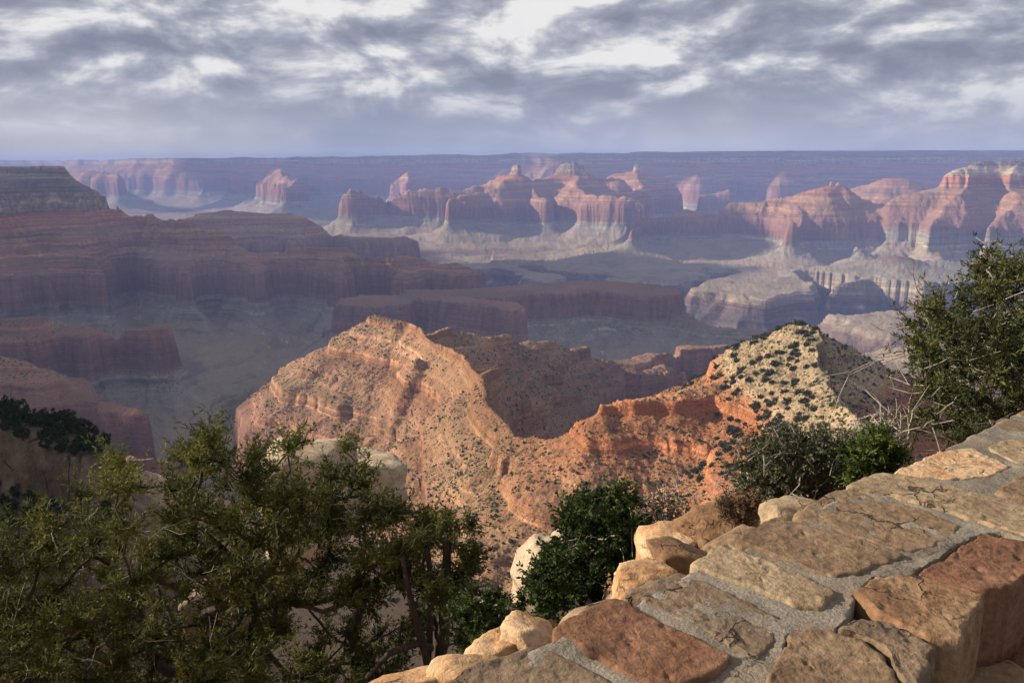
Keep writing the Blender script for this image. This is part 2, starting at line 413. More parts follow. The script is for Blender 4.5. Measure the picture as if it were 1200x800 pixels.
# ------------------------------------------------------------------ terrain mesh: rings round the viewpoint, denser where the ground is steep
def build_terrain(mats):
    dense = np.linspace(-37.5, 37.5, 1001)
    side = np.concatenate([np.linspace(38.2, 75, 40), np.linspace(78, 180, 28)])
    ang = np.radians(np.concatenate([-side[::-1][1:], dense, side]))
    NR, NC = 690, len(ang)
    r0, r1 = 0.05, 36000.0
    # first pass: where do steep faces lie
    ca = np.radians(np.concatenate([-side[::-3], np.linspace(-37.5, 37.5, 151), side[::3]]))
    cr = np.exp(np.linspace(math.log(r0), math.log(r1), 2200))
    A, Rr = np.meshgrid(ca, cr, indexing='ij')
    z, _, _ = terrain(Rr * np.sin(A), Rr * np.cos(A))
    el = np.arctan2(z, Rr)
    de = np.diff(el, axis=1)
    met = np.where(de > 0, de, -0.25 * de) * 1.0
    met = np.minimum(met, 0.01) * np.interp(np.log(cr[1:]), np.log([30, 120, 300, 450]), [.03, .06, .2, 1.0])[None, :]
    base = np.diff(np.log(cr))[None, :] * np.where(cr[1:] < 60, .006, np.where(cr[1:] < 350, .018, .07))[None, :]
    met = met + base
    # blur across neighbouring columns and along
    for _ in range(3):
        met[1:-1] = (met[:-2] + 2 * met[1:-1] + met[2:]) / 4
        met[:, 1:-1] = (met[:, :-2] + 2 * met[:, 1:-1] + met[:, 2:]) / 4
    cdf = np.concatenate([np.zeros((len(ca), 1)), np.cumsum(met, axis=1)], axis=1)
    cdf /= cdf[:, -1:]
    lr = np.log(cr)
    q = np.linspace(0, 1, NR)
    rows = np.stack([np.interp(q, c, lr) for c in cdf])           # coarse columns x rows
    LR = np.empty((NC, NR))
    for j in range(NR):
        LR[:, j] = np.interp(ang, ca, rows[:, j])
    RR = np.exp(LR)
    X = RR * np.sin(ang)[:, None]; Y = RR * np.cos(ang)[:, None]
    z, strat, owner = terrain(X, Y)
    V = np.stack([X, Y, z], axis=-1).reshape(-1, 3).astype(np.float32)
    S = strat.reshape(-1)
    O = owner.reshape(-1)
    idx = np.arange(NC * NR).reshape(NC, NR)
    nxt = np.roll(idx, -1, axis=0)[:-1]
    cur = idx[:-1]
    Q = np.stack([cur[:, :-1], nxt[:, :-1], nxt[:, 1:], cur[:, 1:]], axis=-1).reshape(-1, 4)[:, ::-1]
    fo = O[Q].max(axis=1)
    el = np.arctan2(z, RR)
    return V, S, Q, fo, (ang, LR, np.maximum.accumulate(el, axis=1))

def mesh_np(name, V, Q, smooth=True):
    me = bpy.data.meshes.new(name)
    k = Q.shape[1]
    me.vertices.add(len(V)); me.vertices.foreach_set('co', np.ascontiguousarray(V, np.float32).ravel())
    me.loops.add(Q.size); me.loops.foreach_set('vertex_index', np.ascontiguousarray(Q, np.int32).ravel())
    me.polygons.add(len(Q)); me.polygons.foreach_set('loop_start', np.arange(0, Q.size, k, dtype=np.int32))
    me.polygons.foreach_set('use_smooth', np.full(len(Q), smooth))
    me.update(calc_edges=True)
    return me
def link(name, me, mat=None, parent=None, kind=None, label=None, category=None, group=None):
    o = bpy.data.objects.new(name, me)
    COL.objects.link(o)
    if mat is not None and me is not None and not me.materials: me.materials.append(mat)
    if parent is not None: o.parent = parent
    if kind: o['kind'] = kind
    if label: o['label'] = label
    if category: o['category'] = category
    if group: o['group'] = group
    return o

# ------------------------------------------------------------------ material helper
class NT:
    def __init__(self, name):
        self.mat = bpy.data.materials.new(name)
        self.mat.use_nodes = True
        self.t = self.mat.node_tree
        self.N, self.L = self.t.nodes, self.t.links
        self.b = self.N['Principled BSDF']
        self.b.inputs['Roughness'].default_value = 0.9
        self.b.inputs['Specular IOR Level'].default_value = 0.2
    def nd(self, t, ins=None, **kw):
        n = self.N.new(t)
        for k, v in kw.items(): setattr(n, k, v)
        for k, v in (ins or {}).items(): self.put(n.inputs[k], v)
        return n
    def put(self, sock, v):
        if isinstance(v, bpy.types.NodeSocket): self.L.new(v, sock)
        elif isinstance(v, tuple) and len(v) == 3 and sock.type == 'RGBA': sock.default_value = (*v, 1)
        else: sock.default_value = v
    def noise(self, vec, scale, detail=4, rough=.55, dist=0.0):
        return self.nd('ShaderNodeTexNoise', {'Vector': vec, 'Scale': scale, 'Detail': detail, 'Roughness': rough, 'Distortion': dist}).outputs['Fac']
    def math(self, op, a, b=0.0, clamp=False):
        return self.nd('ShaderNodeMath', {0: a, 1: b}, operation=op, use_clamp=clamp).outputs[0]
    def mix(self, f, a, b, mode='MIX'):
        n = self.nd('ShaderNodeMix', data_type='RGBA', blend_type=mode)
        self.put(n.inputs[0], f); self.put(n.inputs[6], a); self.put(n.inputs[7], b)
        return n.outputs[2]
    def ramp(self, f, stops, interp='LINEAR'):
        n = self.nd('ShaderNodeValToRGB')
        cr = n.color_ramp; cr.interpolation = interp
        while len(cr.elements) < len(stops): cr.elements.new(1.0)
        for e, (p, c) in zip(cr.elements, stops):
            e.position = p; e.color = (*c, 1) if not isinstance(c, (int, float)) else (c, c, c, 1)
        self.L.new(f, n.inputs[0])
        return n.outputs[0]
    def rng(self, v, a, b, c=0.0, d=1.0, smooth=True):
        return self.nd('ShaderNodeMapRange', {0: v, 1: a, 2: b, 3: c, 4: d}, interpolation_type='SMOOTHSTEP' if smooth else 'LINEAR').outputs[0]
    def bump(self, h, strength, dist, normal=None):
        n = self.nd('ShaderNodeBump', {'Height': h, 'Strength': strength, 'Distance': dist})
        if normal is not None: self.L.new(normal, n.inputs['Normal'])
        return n.outputs[0]
    def vec(self, v, mul=(1, 1, 1), add=(0, 0, 0)):
        a = self.nd('ShaderNodeVectorMath', {0: v, 1: mul}, operation='MULTIPLY').outputs[0]
        return self.nd('ShaderNodeVectorMath', {0: a, 1: add}, operation='ADD').outputs[0]

def strata_material():
    m = NT('canyon_strata')
    pos = m.nd('ShaderNodeNewGeometry').outputs['Position']
    nz = m.nd('ShaderNodeSeparateXYZ', {0: m.nd('ShaderNodeNewGeometry').outputs['True Normal']}).outputs[2]
    st = m.nd('ShaderNodeAttribute', attribute_name='strat').outputs['Fac']
    wob = m.noise(pos, .006, 3)
    st2 = m.math('ADD', st, m.math('MULTIPLY', m.math('SUBTRACT', wob, .5), 34))
    st2 = m.math('ADD', st2, m.math('MULTIPLY', m.math('SUBTRACT', m.noise(pos, .06, 6, .65), .5), 44))
    f = m.rng(st2, 20, -1480, 0, 1, smooth=False)
    def p(z): return (20 - z) / 1500.0
    rock = m.ramp(f, [(p(10), (0.195, 0.164, 0.125)), (p(-80), (0.218, 0.179, 0.133)), (p(-100), (0.179, 0.148, 0.109)), (p(-165), (0.179, 0.148, 0.109)),
                      (p(-176), (0.390, 0.312, 0.195)), (p(-272), (0.367, 0.273, 0.164)), (p(-288), (0.296, 0.117, 0.051)), (p(-330), (0.296, 0.125, 0.058)),
                      (p(-372), (0.255, 0.125, 0.063)), (p(-420), (0.285, 0.172, 0.095)), (p(-470), (0.235, 0.117, 0.066)), (p(-530), (0.270, 0.160, 0.092)),
                      (p(-605), (0.222, 0.115, 0.075)), (p(-625), (0.234, 0.129, 0.094)), (p(-700), (0.207, 0.109, 0.078)), (p(-775), (0.187, 0.109, 0.082)),
                      (p(-800), (0.215, 0.190, 0.150)), (p(-860), (0.215, 0.200, 0.162)), (p(-960), (0.255, 0.205, 0.142)), (p(-1015), (0.275, 0.225, 0.158)),
                      (p(-1030), (0.148, 0.105, 0.086)), (p(-1075), (0.125, 0.090, 0.078)), (p(-1100), (0.082, 0.062, 0.061)), (p(-1450), (0.090, 0.070, 0.070))])
    # thin beds: noise stretched along the layers
    bedv = m.nd('ShaderNodeCombineXYZ', {0: m.math('MULTIPLY', m.nd('ShaderNodeSeparateXYZ', {0: pos}).outputs[0], .0012),
                                         1: m.math('MULTIPLY', m.nd('ShaderNodeSeparateXYZ', {0: pos}).outputs[1], .0012),
                                         2: m.math('MULTIPLY', st, .11)}).outputs[0]
    bed = m.noise(bedv, 1.0, 5, .65)
    bed2 = m.noise(m.vec(bedv, (1, 1, .27), (3, 1, 2)), 1.0, 3, .6)
    bedc = m.mix(1.0, m.ramp(bed2, [(.34, .62), (.48, .95), (.54, 1.1), (.66, 1.45)]), m.ramp(bed, [(.30, .48), (.44, .88), (.55, 1.08), (.62, 1.45), (.70, 1.9)]), 'MULTIPLY')
    steep = m.rng(nz, .88, .55)
    sheer = m.math('MULTIPLY', m.rng(st, -600, -630), m.rng(st, -800, -770))
    bedc = m.mix(m.math('MULTIPLY', sheer, .7), bedc, (1.0, 1.0, 1.0))
    rockb = m.mix(m.math('ADD', m.math('MULTIPLY', steep, .6), .35), rock, m.mix(1.0, rock, bedc, 'MULTIPLY'))
    # weathered brown on steep pale rock, also painting in the butte's shaded side
    varnish_shade = m.math('MULTIPLY', m.math('MULTIPLY', m.rng(st, -150, -180), m.rng(st, -300, -275)), m.rng(nz, .70, .45))
    rockb = m.mix(m.math('MULTIPLY', varnish_shade, m.rng(m.noise(pos, .03, 5, .6), .35, .62, .08, .75)), rockb, (.105, .075, .052))
    # vertical streaks and blotches on the cliffs
    streak = m.noise(m.vec(pos, (.035, .035, .004)), 1.0, 5, .6)
    rockb = m.mix(m.math('MULTIPLY', steep, .55), rockb, m.mix(1.0, rockb, m.ramp(streak, [(.3, .5), (.5, 1.0), (.7, 1.5)]), 'MULTIPLY'))
    # soil and scree on the gentler ground
    mot = m.noise(pos, .02, 6, .6)
    soil = m.mix(m.rng(mot, .35, .65), rock, m.mix(.35, rock, (.20, .14, .09)))
    soil = m.mix(m.math('MULTIPLY', m.rng(st, -800, -760), .55), soil, m.mix(1.0, soil, bedc, 'MULTIPLY'))
    base = m.mix(steep, soil, rockb)
    # fans and wash deposits on the low slopes
    fan = m.noise(pos, .0045, 7, .62, .8)
    deep = m.rng(st, -780, -850)
    base = m.mix(m.math('MULTIPLY', deep, m.rng(fan, .52, .68, 0, .75)), base, (.28, .24, .185))
    base = m.mix(m.math('MULTIPLY', deep, m.rng(fan, .46, .32, 0, .6)), base, (.105, .100, .075))
    # rubble: fine light and dark stones
    rub = m.noise(pos, .42, 5, .7)
    rub2 = m.noise(pos, .13, 4, .65)
    base = m.mix(1.0, base, m.ramp(rub, [(.34, .52), (.46, .9), (.56, 1.1), (.68, 1.5)]), 'MULTIPLY')
    base = m.mix(m.math('MULTIPLY', m.rng(rub2, .53, .66), .55), base, m.mix(.55, base, (.13, .115, .085)))
    base = m.mix(m.math('MULTIPLY', m.rng(rub2, .43, .33), .40), base, m.mix(.5, base, (.36, .29, .20)))
    # scrub seen from afar: small dark dots on ground that is not sheer
    cell = m.nd('ShaderNodeTexVoronoi', {'Vector': m.vec(pos, (1, 1, .35)), 'Scale': .085, 'Randomness': 1.0}, feature='F1').outputs['Distance']
    dens = m.noise(pos, .004, 4)
    thr = m.rng(dens, .35, .68, .05, .40)
    dot = m.math('LESS_THAN', cell, thr)
    dot = m.math('MULTIPLY', dot, m.rng(nz, .55, .72))
    dot = m.math('MULTIPLY', dot, m.rng(st, -930, -800))
    base = m.mix(m.math('MULTIPLY', dot, .75), base, (.045, .052, .026))
    green = m.math('MULTIPLY', m.rng(m.noise(pos, .0032, 5), .48, .66), m.rng(nz, .8, .93))
    base = m.mix(m.math('MULTIPLY', green, .35), base, (.10, .105, .06))
    m.put(m.b.inputs['Base Color'], base)
    m.put(m.b.inputs['Specular IOR Level'], .05)
    m.put(m.b.inputs['Roughness'], .95)
    h = m.math('ADD', m.math('MULTIPLY', m.noise(pos, .05, 8, .62), 16), m.math('MULTIPLY', m.math('MULTIPLY', bed, steep), 9))
    m.put(m.b.inputs['Normal'], m.bump(h, .8, 1.0))
    return m.mat

MAT_STRATA = strata_material()
LABELS = {
    'canyon_floor': 'grey canyon platform cut by the dark inner gorge',
    'rim': 'pale rocky slope dropping away under the stone wall', 'cream_butte': 'cream butte dotted with dark shrubs beyond the stone wall',
    'red_shoulder': 'bright orange-red ledged shoulder below the cream butte', 'sunlit_ridge': 'sunlit red ridge with stepped ledges and cliff end',
    'shaded_arm': 'shaded side arm of the red ridge ending in a dark cliff', 'wooded_spur': 'dark wooded spur with a short limestone cliff',
    'tall_mesa': 'tall flat-topped mesa in shade with a pale cliff band', 'stepped_mesa': 'low shaded mesa with a stepped cap and long cliff',
    'back_mesa': 'dark mesa behind the stepped mesa', 'red_cliff_mesa': 'shaded shelf above a long dull red cliff',
    'red_block': 'scrubby slope ending in a blocky red cliff', 'mid_mesa': 'broad grey mesa with a dark fluted cliff beyond the sunlit ridge',
    'low_bench': 'low bench stepping off the end of the grey mesa', 'pale_slope': 'smooth pale tan slope behind the juniper',
    'pyramid_hill': 'pale pyramid-shaped hill on the canyon platform', 'split_butte': 'far red butte with a notched summit',
    'dark_mesa': 'far dark flat mesa in cloud shade', 'pink_butte': 'far pointed butte with one pink face',
    'red_wall_butte': 'far broad pink-red lit mountain with cream knob', 'twin_temples': 'far pair of hazy pinnacled temples',
    'cream_temple': 'far hazy pyramid temple with cream cap', 'white_step_butte': 'far small hazy butte with pale steps', 'far_rim': 'hazy blue flat far rim of the canyon'}
PLAIN = {'rim': 'rim_slope', 'cream_butte': 'butte', 'red_shoulder': 'ridge_shoulder', 'sunlit_ridge': 'ridge', 'shaded_arm': 'ridge_arm', 'wooded_spur': 'spur',
         'tall_mesa': 'mesa', 'stepped_mesa': 'mesa', 'back_mesa': 'mesa', 'red_cliff_mesa': 'shelf', 'red_block': 'terrace', 'mid_mesa': 'mesa', 'low_bench': 'bench',
         'pale_slope': 'slope', 'pyramid_hill': 'hill', 'split_butte': 'butte', 'dark_mesa': 'mesa', 'pink_butte': 'butte', 'red_wall_butte': 'mountain',
         'twin_temples': 'butte', 'cream_temple': 'butte', 'white_step_butte': 'butte', 'far_rim': 'plateau', 'canyon_floor': 'canyon_floor'}
TV, TS, TQ, TF, HORIZON = build_terrain(None)
def in_view_of_rim(X, Y, Z, tol=.0015):
    """is a point on the slopes above every nearer ridge, seen from the parapet"""
    ang, LR, mx = HORIZON
    c = np.clip(np.searchsorted(ang, np.arctan2(X, Y)), 0, len(ang) - 1)
    lr = np.log(np.hypot(X, Y) * .985)
    j = np.clip((LR[c] < lr[:, None]).sum(1) - 1, 0, LR.shape[1] - 1)
    return np.arctan2(Z, np.hypot(X, Y)) > mx[c, j] - tol
for gi in range(-1, len(NAMES)):
    nm = 'canyon_floor' if gi < 0 else NAMES[gi]
    q = TQ[TF == gi]
    if not len(q): continue
    used, inv = np.unique(q, return_inverse=True)
    me = mesh_np(PLAIN[nm], TV[used], inv.reshape(-1, 4))
    a = me.attributes.new('strat', 'FLOAT', 'POINT')
    a.data.foreach_set('value', TS[used].astype(np.float32))
    link(PLAIN[nm], me, MAT_STRATA, kind='structure', label=LABELS[nm])

# ------------------------------------------------------------------ haze
def haze():
    m = bpy.data.materials.new('haze_air'); m.use_nodes = True
    t = m.node_tree; t.nodes.clear()
    v = t.nodes.new('ShaderNodeVolumePrincipled')
    v.inputs['Color'].default_value = (.35, .47, .98, 1)
    v.inputs['Density'].default_value = 3.7e-5
    v.inputs['Anisotropy'].default_value = 0.0
    o = t.nodes.new('ShaderNodeOutputMaterial')
    t.links.new(v.outputs[0], o.inputs['Volume'])
    bm = bmesh.new(); bmesh.ops.create_cube(bm, size=1.0)
    me = bpy.data.meshes.new('haze'); bm.to_mesh(me); bm.free()
    ob = link('haze', me, m, kind='stuff', label='blue haze filling the canyon air')
    z0, z1 = TV[:, 2].min() - 1.0, max(TV[:, 2].max(), 5) + 8.0
    ob.scale = (73000, 73000, z1 - z0); ob.location = (0, 0, (z0 + z1) / 2)
haze()

# ------------------------------------------------------------------ unseen clouds added beyond the frame, placed so their shade falls on the canyon
def clouds():
    m = NT('cloud_vapour')
    m.put(m.b.inputs['Base Color'], (.8, .8, .82)); m.put(m.b.inputs['Roughness'], 1.0)
    rng = np.random.default_rng(5)
    spots = [(-2900, 4100, 2000, 1900, -700), (-1800, 2500, 900, 750, -650), (-50, 4150, 1250, 750, -800), (-700, 7600, 2700, 1300, -1000),
             (1700, 9300, 900, 650, -700), (-4500, 9500, 2500, 1500, -600)]
    spots += [(-3500, 21000, 6500, 3000, 0, 11500), (6500, 17200, 6000, 2700, 0, 11500)]
    for gx, gy, rx, ry, gz, *hh in spots:
        H = hh[0] if hh else 5200.0
        k = (H - gz) / sun_dir.z
        cx, cy = gx + sun_dir.x * k, gy + sun_dir.y * k
        bm = bmesh.new(); bmesh.ops.create_icosphere(bm, subdivisions=5, radius=1.0)
        me = bpy.data.meshes.new('cloud'); bm.to_mesh(me); bm.free()
        n = len(me.vertices); co = np.empty(n * 3, np.float32); me.vertices.foreach_get('co', co); co = co.reshape(-1, 3)
        d = 1 + .30 * fbm(co[:, 0] * 2.2 + co[:, 2] + gx, co[:, 1] * 2.2 - co[:, 2] + gy, 5, 3, .6)
        co = co * d[:, None]
        co[:, 2] = np.where(co[:, 2] < 0, co[:, 2] * .25, co[:, 2])
        V = co * np.array([rx, ry, 420], np.float32)
        me.vertices.foreach_set('co', V.ravel()); me.polygons.foreach_set('use_smooth', np.ones(len(me.polygons), bool)); me.update()
        o = link('cloud', me, m.mat, kind='stuff', label='unseen grey cloud bank placed to shade the canyon')
        o.location = (cx, cy, H)
clouds()

# ------------------------------------------------------------------ near ground and rock materials
def rock_material(name, cols, blotch=5.0, speck=.5, grain=60.0, bump=.010, obj=True):
    """cols: dark, mid, light"""
    m = NT(name)
    co = m.nd('ShaderNodeTexCoord').outputs['Object'] if obj else m.nd('ShaderNodeNewGeometry').outputs['Position']
    rnd = m.nd('ShaderNodeObjectInfo').outputs['Random']
    co = m.nd('ShaderNodeVectorMath', {0: co, 1: m.nd('ShaderNodeCombineXYZ', {0: m.math('MULTIPLY', rnd, 37.0), 1: m.math('MULTIPLY', rnd, 91.0), 2: 0.0}).outputs[0]}, operation='ADD').outputs[0]
    n1 = m.noise(co, blotch, 6, .62, .6)
    n2 = m.noise(co, blotch * 4.3, 6, .65, .3)
    n3 = m.noise(co, grain, 4, .6)
    c = m.ramp(n1, [(.32, cols[0]), (.48, cols[1]), (.66, cols[2])])
    c = m.mix(m.rng(n2, .50, .72, 0, .75), c, m.mix(1.0, c, (.55, .50, .46), 'MULTIPLY'))
    c = m.mix(m.rng(n2, .46, .28, 0, .55), c, m.mix(.6, c, cols[2]))
    c = m.mix(1.0, c, m.ramp(n3, [(.3, .72), (.5, 1.0), (.7, 1.28)]), 'MULTIPLY')
    # lichen and pale chips
    vo = m.nd('ShaderNodeTexVoronoi', {'Vector': m.nd('ShaderNodeVectorMath', {0: co, 1: m.nd('ShaderNodeTexNoise', {'Vector': co, 'Scale': grain * .6, 'Detail': 3.0}).outputs['Color']}, operation='ADD').outputs[0],
                                       'Scale': blotch * 9, 'Randomness': 1.0}, feature='F1').outputs['Distance']
    chip = m.math('MULTIPLY', m.math('LESS_THAN', vo, .22), m.rng(m.noise(co, blotch * 1.7, 3), .52, .66))
    c = m.mix(m.math('MULTIPLY', chip, speck), c, tuple(min(.6, x * 1.5 + .06) for x in cols[2]))
    cr = m.nd('ShaderNodeTexVoronoi', {'Vector': m.nd('ShaderNodeVectorMath', {0: co, 1: m.vec(m.nd('ShaderNodeTexNoise', {'Vector': co, 'Scale': blotch * 3, 'Detail': 5.0}).outputs['Color'], (.16, .16, .16))}, operation='ADD').outputs[0],
                                       'Scale': blotch * .9, 'Randomness': 1.0}, feature='DISTANCE_TO_EDGE').outputs['Distance']
    crack = m.math('MULTIPLY', m.rng(cr, .022, .004), m.rng(m.noise(co, blotch * .8, 2), .50, .60))
    c = m.mix(m.math('MULTIPLY', crack, .85), c, tuple(x * .18 for x in cols[0]))
    dark = m.math('MULTIPLY', m.rng(m.noise(m.vec(co, (1, 1, 1), (7, 3, 1)), blotch * 2.2, 5, .7, .8), .60, .74), .6)
    c = m.mix(dark, c, tuple(x * .35 for x in cols[0]))
    m.put(m.b.inputs['Base Color'], c)
    m.put(m.b.inputs['Roughness'], .88); m.put(m.b.inputs['Specular IOR Level'], .25)
    h = m.math('ADD', m.math('SUBTRACT', m.math('MULTIPLY', n2, .9), m.math('MULTIPLY', crack, 1.2)), m.math('ADD', m.math('MULTIPLY', n3, .35), m.math('MULTIPLY', m.noise(co, grain * 2.6, 3, .6), .2)))
    m.put(m.b.inputs['Normal'], m.bump(h, .9, bump))
    return m.mat
M_TAN = rock_material('tan_sandstone', ((0.089, 0.056, 0.033), (0.148, 0.098, 0.059), (0.201, 0.142, 0.086)))
M_RUST = rock_material('rust_sandstone', ((0.068, 0.034, 0.021), (0.128, 0.061, 0.034), (0.174, 0.093, 0.055)))
M_BROWN = rock_material('brown_sandstone', ((0.066, 0.046, 0.032), (0.125, 0.089, 0.059), (0.184, 0.131, 0.086)))
M_PALE = rock_material('pale_limestone', ((0.144, 0.101, 0.060), (0.219, 0.163, 0.101), (0.277, 0.214, 0.137)))
M_ORANGE = rock_material('orange_sandstone', ((0.095, 0.052, 0.027), (0.166, 0.094, 0.049), (0.213, 0.140, 0.079)), speck=.7)
M_GOLD = rock_material('golden_rock', ((0.259, 0.137, 0.058), (0.360, 0.223, 0.115), (0.432, 0.317, 0.202)))
M_OUTCROP = rock_material('outcrop_limestone', ((0.210, 0.150, 0.098), (0.315, 0.247, 0.173), (0.390, 0.323, 0.232)), blotch=.5, grain=7, bump=.08)
M_GROUND = rock_material('rim_ground', ((0.154, 0.091, 0.049), (0.238, 0.161, 0.098), (0.308, 0.231, 0.147)), blotch=.9, grain=22, bump=.03, obj=False)
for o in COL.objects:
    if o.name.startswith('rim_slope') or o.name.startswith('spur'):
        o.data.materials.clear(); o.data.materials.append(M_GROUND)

def mortar_material():
    m = NT('grey_mortar')
    co = m.nd('ShaderNodeTexCoord').outputs['Object']
    n1 = m.noise(co, 7, 5, .6); n2 = m.noise(co, 160, 3, .7); n3 = m.noise(co, 45, 5, .65)
    c = m.ramp(n1, [(.32, (.125, .108, .084)), (.5, (.17, .15, .12)), (.68, (.22, .195, .157))])
    c = m.mix(1.0, c, m.ramp(n2, [(.32, .62), (.5, 1.0), (.68, 1.35)]), 'MULTIPLY')
    c = m.mix(m.rng(n3, .58, .72, 0, .6), c, (.11, .095, .075))
    c = m.mix(m.rng(m.noise(co, 3.2, 5, .6, .5), .48, .68, 0, .65), c, (.17, .125, .085))
    cr = m.nd('ShaderNodeTexVoronoi', {'Vector': m.nd('ShaderNodeVectorMath', {0: co, 1: m.vec(m.nd('ShaderNodeTexNoise', {'Vector': co, 'Scale': 22.0, 'Detail': 5.0}).outputs['Color'], (.10, .10, .10))}, operation='ADD').outputs[0],
                                       'Scale': 5.5}, feature='DISTANCE_TO_EDGE').outputs['Distance']
    ck = m.math('MULTIPLY', m.rng(cr, .016, .003), m.rng(m.noise(co, 4, 2), .45, .56))
    c = m.mix(m.math('MULTIPLY', ck, .8), c, (.035, .03, .025))
    m.put(m.b.inputs['Base Color'], c)
    m.put(m.b.inputs['Normal'], m.bump(m.math('ADD', m.math('MULTIPLY', n2, .6), n3), .9, .006))
    return m.mat
M_MORTAR = mortar_material()

# ------------------------------------------------------------------ stone parapet
WZ = -0.9
W_DIR = Vector((1.143, .936, 0)).normalized()
W_NOR = Vector((W_DIR.y, -W_DIR.x, 0))           # towards the viewer's side
W_ORG = Vector((.084, 1.419, 0))
def wxy(sx, ny):
    p = W_ORG + W_DIR * sx + W_NOR * ny
    return (p.x, p.y)
def resample(poly, n, jit, seed):
    P = np.array(poly, float)
    Q = np.vstack([P, P[:1]])
    seg = np.hypot(*np.diff(Q, axis=0).T); cum = np.concatenate([[0], np.cumsum(seg)])
    t = np.linspace(0, cum[-1], n, endpoint=False)
    x = np.interp(t, cum, Q[:, 0]); y = np.interp(t, cum, Q[:, 1])
    for _ in range(2):                           # soften the corners
        x = (np.roll(x, 1) + 2 * x + np.roll(x, -1)) / 4; y = (np.roll(y, 1) + 2 * y + np.roll(y, -1)) / 4
    x = x + jit * gnoise(x * 22, y * 22 + seed, seed) + .4 * jit * gnoise(x * 70, y * 70, seed + 1)
    y = y + jit * gnoise(x * 22 + 9, y * 22, seed + 2) + .4 * jit * gnoise(x * 70, y * 70 + 5, seed + 3)
    return x, y
def slab_mesh(name, poly, top, depth, seed, rnd=.016, amp=.007, tilt=(0, 0), n=130, rings=26, jit=.006, flat=False):
    x, y = resample(poly, n, jit, seed)
    cx, cy = x.mean(), y.mean()
    fr = np.linspace(0, 1, rings) ** .8
    V = []
    size = math.sqrt(abs(np.sum(x * np.roll(y, -1) - y * np.roll(x, -1))) / 2)
    for f in fr[:0:-1]:                          # outer ring first
        px, py = cx + (x - cx) * f, cy + (y - cy) * f
        edge = (1 - f) * size * .5
        e = np.clip(edge / rnd, 0, 1)
        drop = rnd * (1 - np.sqrt(np.clip(1 - (1 - e) ** 2, 0, 1)))
        fl = fbm(px * 8, py * 8, 4, seed, .6) * 2.6
        fl = (np.floor(fl) + np.clip((fl - np.floor(fl)) * 5 - 2, 0, 1)) / 2.6        # flaked layers with small risers
        nz = amp * (.75 * fl + .45 * fbm(px * 26, py * 26, 3, seed + 4, .6) + .30 * fbm(px * 75, py * 75, 3, seed + 5, .6)) - amp * 1.4 * np.clip(fbm(px * 24, py * 24, 3, seed + 8) - .28, 0, 1) * 2
        V.append(np.stack([px, py, top + nz - drop + tilt[0] * (px - cx) + tilt[1] * (py - cy)], 1))
    top_rings = len(V)
    sides = []
    for k, h in enumerate((.25, .55, .8, 1.0)):
        bulge = 1.0 + (.012 if not flat else 0) * math.sin(h * 3.1)
        j = .010 * fbm(x * 14 + h * 5, y * 14 + h * 3, 3, seed + 20)
        sides.append(np.stack([cx + (x - cx) * (bulge + j), cy + (y - cy) * (bulge + j), np.full(n, top - rnd - depth * h)], 1))
    rows = sides[::-1] + V
    cen = np.array([[cx, cy, V[-1][:, 2].mean()]])
    A = np.vstack(rows + [cen])
    F = []
    m_ = len(rows)
    ii = np.arange(n); jj = (ii + 1) % n
    quads = [np.stack([r * n + ii, r * n + jj, (r + 1) * n + jj, (r + 1) * n + ii], 1) for r in range(m_ - 1)]
    faces = np.vstack(quads).tolist() + [[(m_ - 1) * n + i, (m_ - 1) * n + j, m_ * n] for i, j in zip(ii, jj)]
    faces.append(list(range(n))[::-1])
    me = bpy.data.meshes.new(name)
    org = np.array([cx, cy, top])
    me.from_pydata((A - org).tolist(), [], faces)
    me.polygons.foreach_set('use_smooth', np.ones(len(me.polygons), bool))
    me.update()
    return me, Vector(org)

def px_poly(pts, z=WZ, grow=1.055):
    q = [on_z(px, py, z).xy for px, py in pts]
    c = sum(q, Vector((0, 0))) / len(q)
    return [tuple(c + (v - c) * grow) for v in q]

wall = link('stone_wall', None, label='low rough stone parapet with mortar joints along the canyon rim', category='wall', kind='thing')
wall.location = (W_ORG.x, W_ORG.y, -1.65)
bpy.context.view_layer.update()
def wall_part(name, me, loc, mat, label=None):
    o = link(name, me, mat, parent=wall, label=label)
    o.location = loc - wall.location
    return o
def stone(poly, mat, seed, top=WZ, depth=.16, label=None, **kw):
    if sum(a[0] * b[1] - b[0] * a[1] for a, b in zip(poly, poly[1:] + poly[:1])) < 0: poly = poly[::-1]
    me, loc = slab_mesh('stone', poly, top, depth, seed, **kw)
    return wall_part('stone', me, loc, mat, label)
A_ROW = [([(500, 812), (555, 778), (628, 757), (660, 767), (722, 803), (690, 850), (560, 870)], M_BROWN, 'brown capstone with a worn pale edge'),
         ([(649, 738), (712, 701), (727, 704), (857, 770), (820, 794), (775, 812), (742, 793)], M_RUST, 'rust red capstone'),
         ([(735, 690), (796, 668), (816, 675), (914, 722), (906, 746), (888, 766), (858, 752)], M_BROWN, 'dark mottled brown capstone'),
         ([(812, 660), (850, 637), (876, 648), (977, 690), (962, 711), (940, 709), (842, 673)], M_PALE, 'pale tan capstone'),
         ([(864, 630), (909, 606), (930, 611), (1036, 640), (1060, 649), (1010, 666), (976, 675)], M_TAN, None),
         ([(932, 603), (978, 574), (998, 573), (1085, 597), (1124, 615), (1112, 629), (1082, 640), (1050, 640)], M_TAN, None),
         ([(995, 570), (1032, 554), (1056, 557), (1104, 567), (1215, 597), (1225, 634), (1155, 612), (1100, 596), (1058, 582)], M_PALE, 'long pale cream capstone across the wall'),
         ([(1050, 551), (1101, 529), (1143, 525), (1181, 546), (1165, 556), (1112, 561)], M_GOLD, 'golden tan capstone'),
         ([(1158, 523), (1175, 516), (1222, 512), (1262, 528), (1215, 542), (1192, 541)], M_PALE, None)]
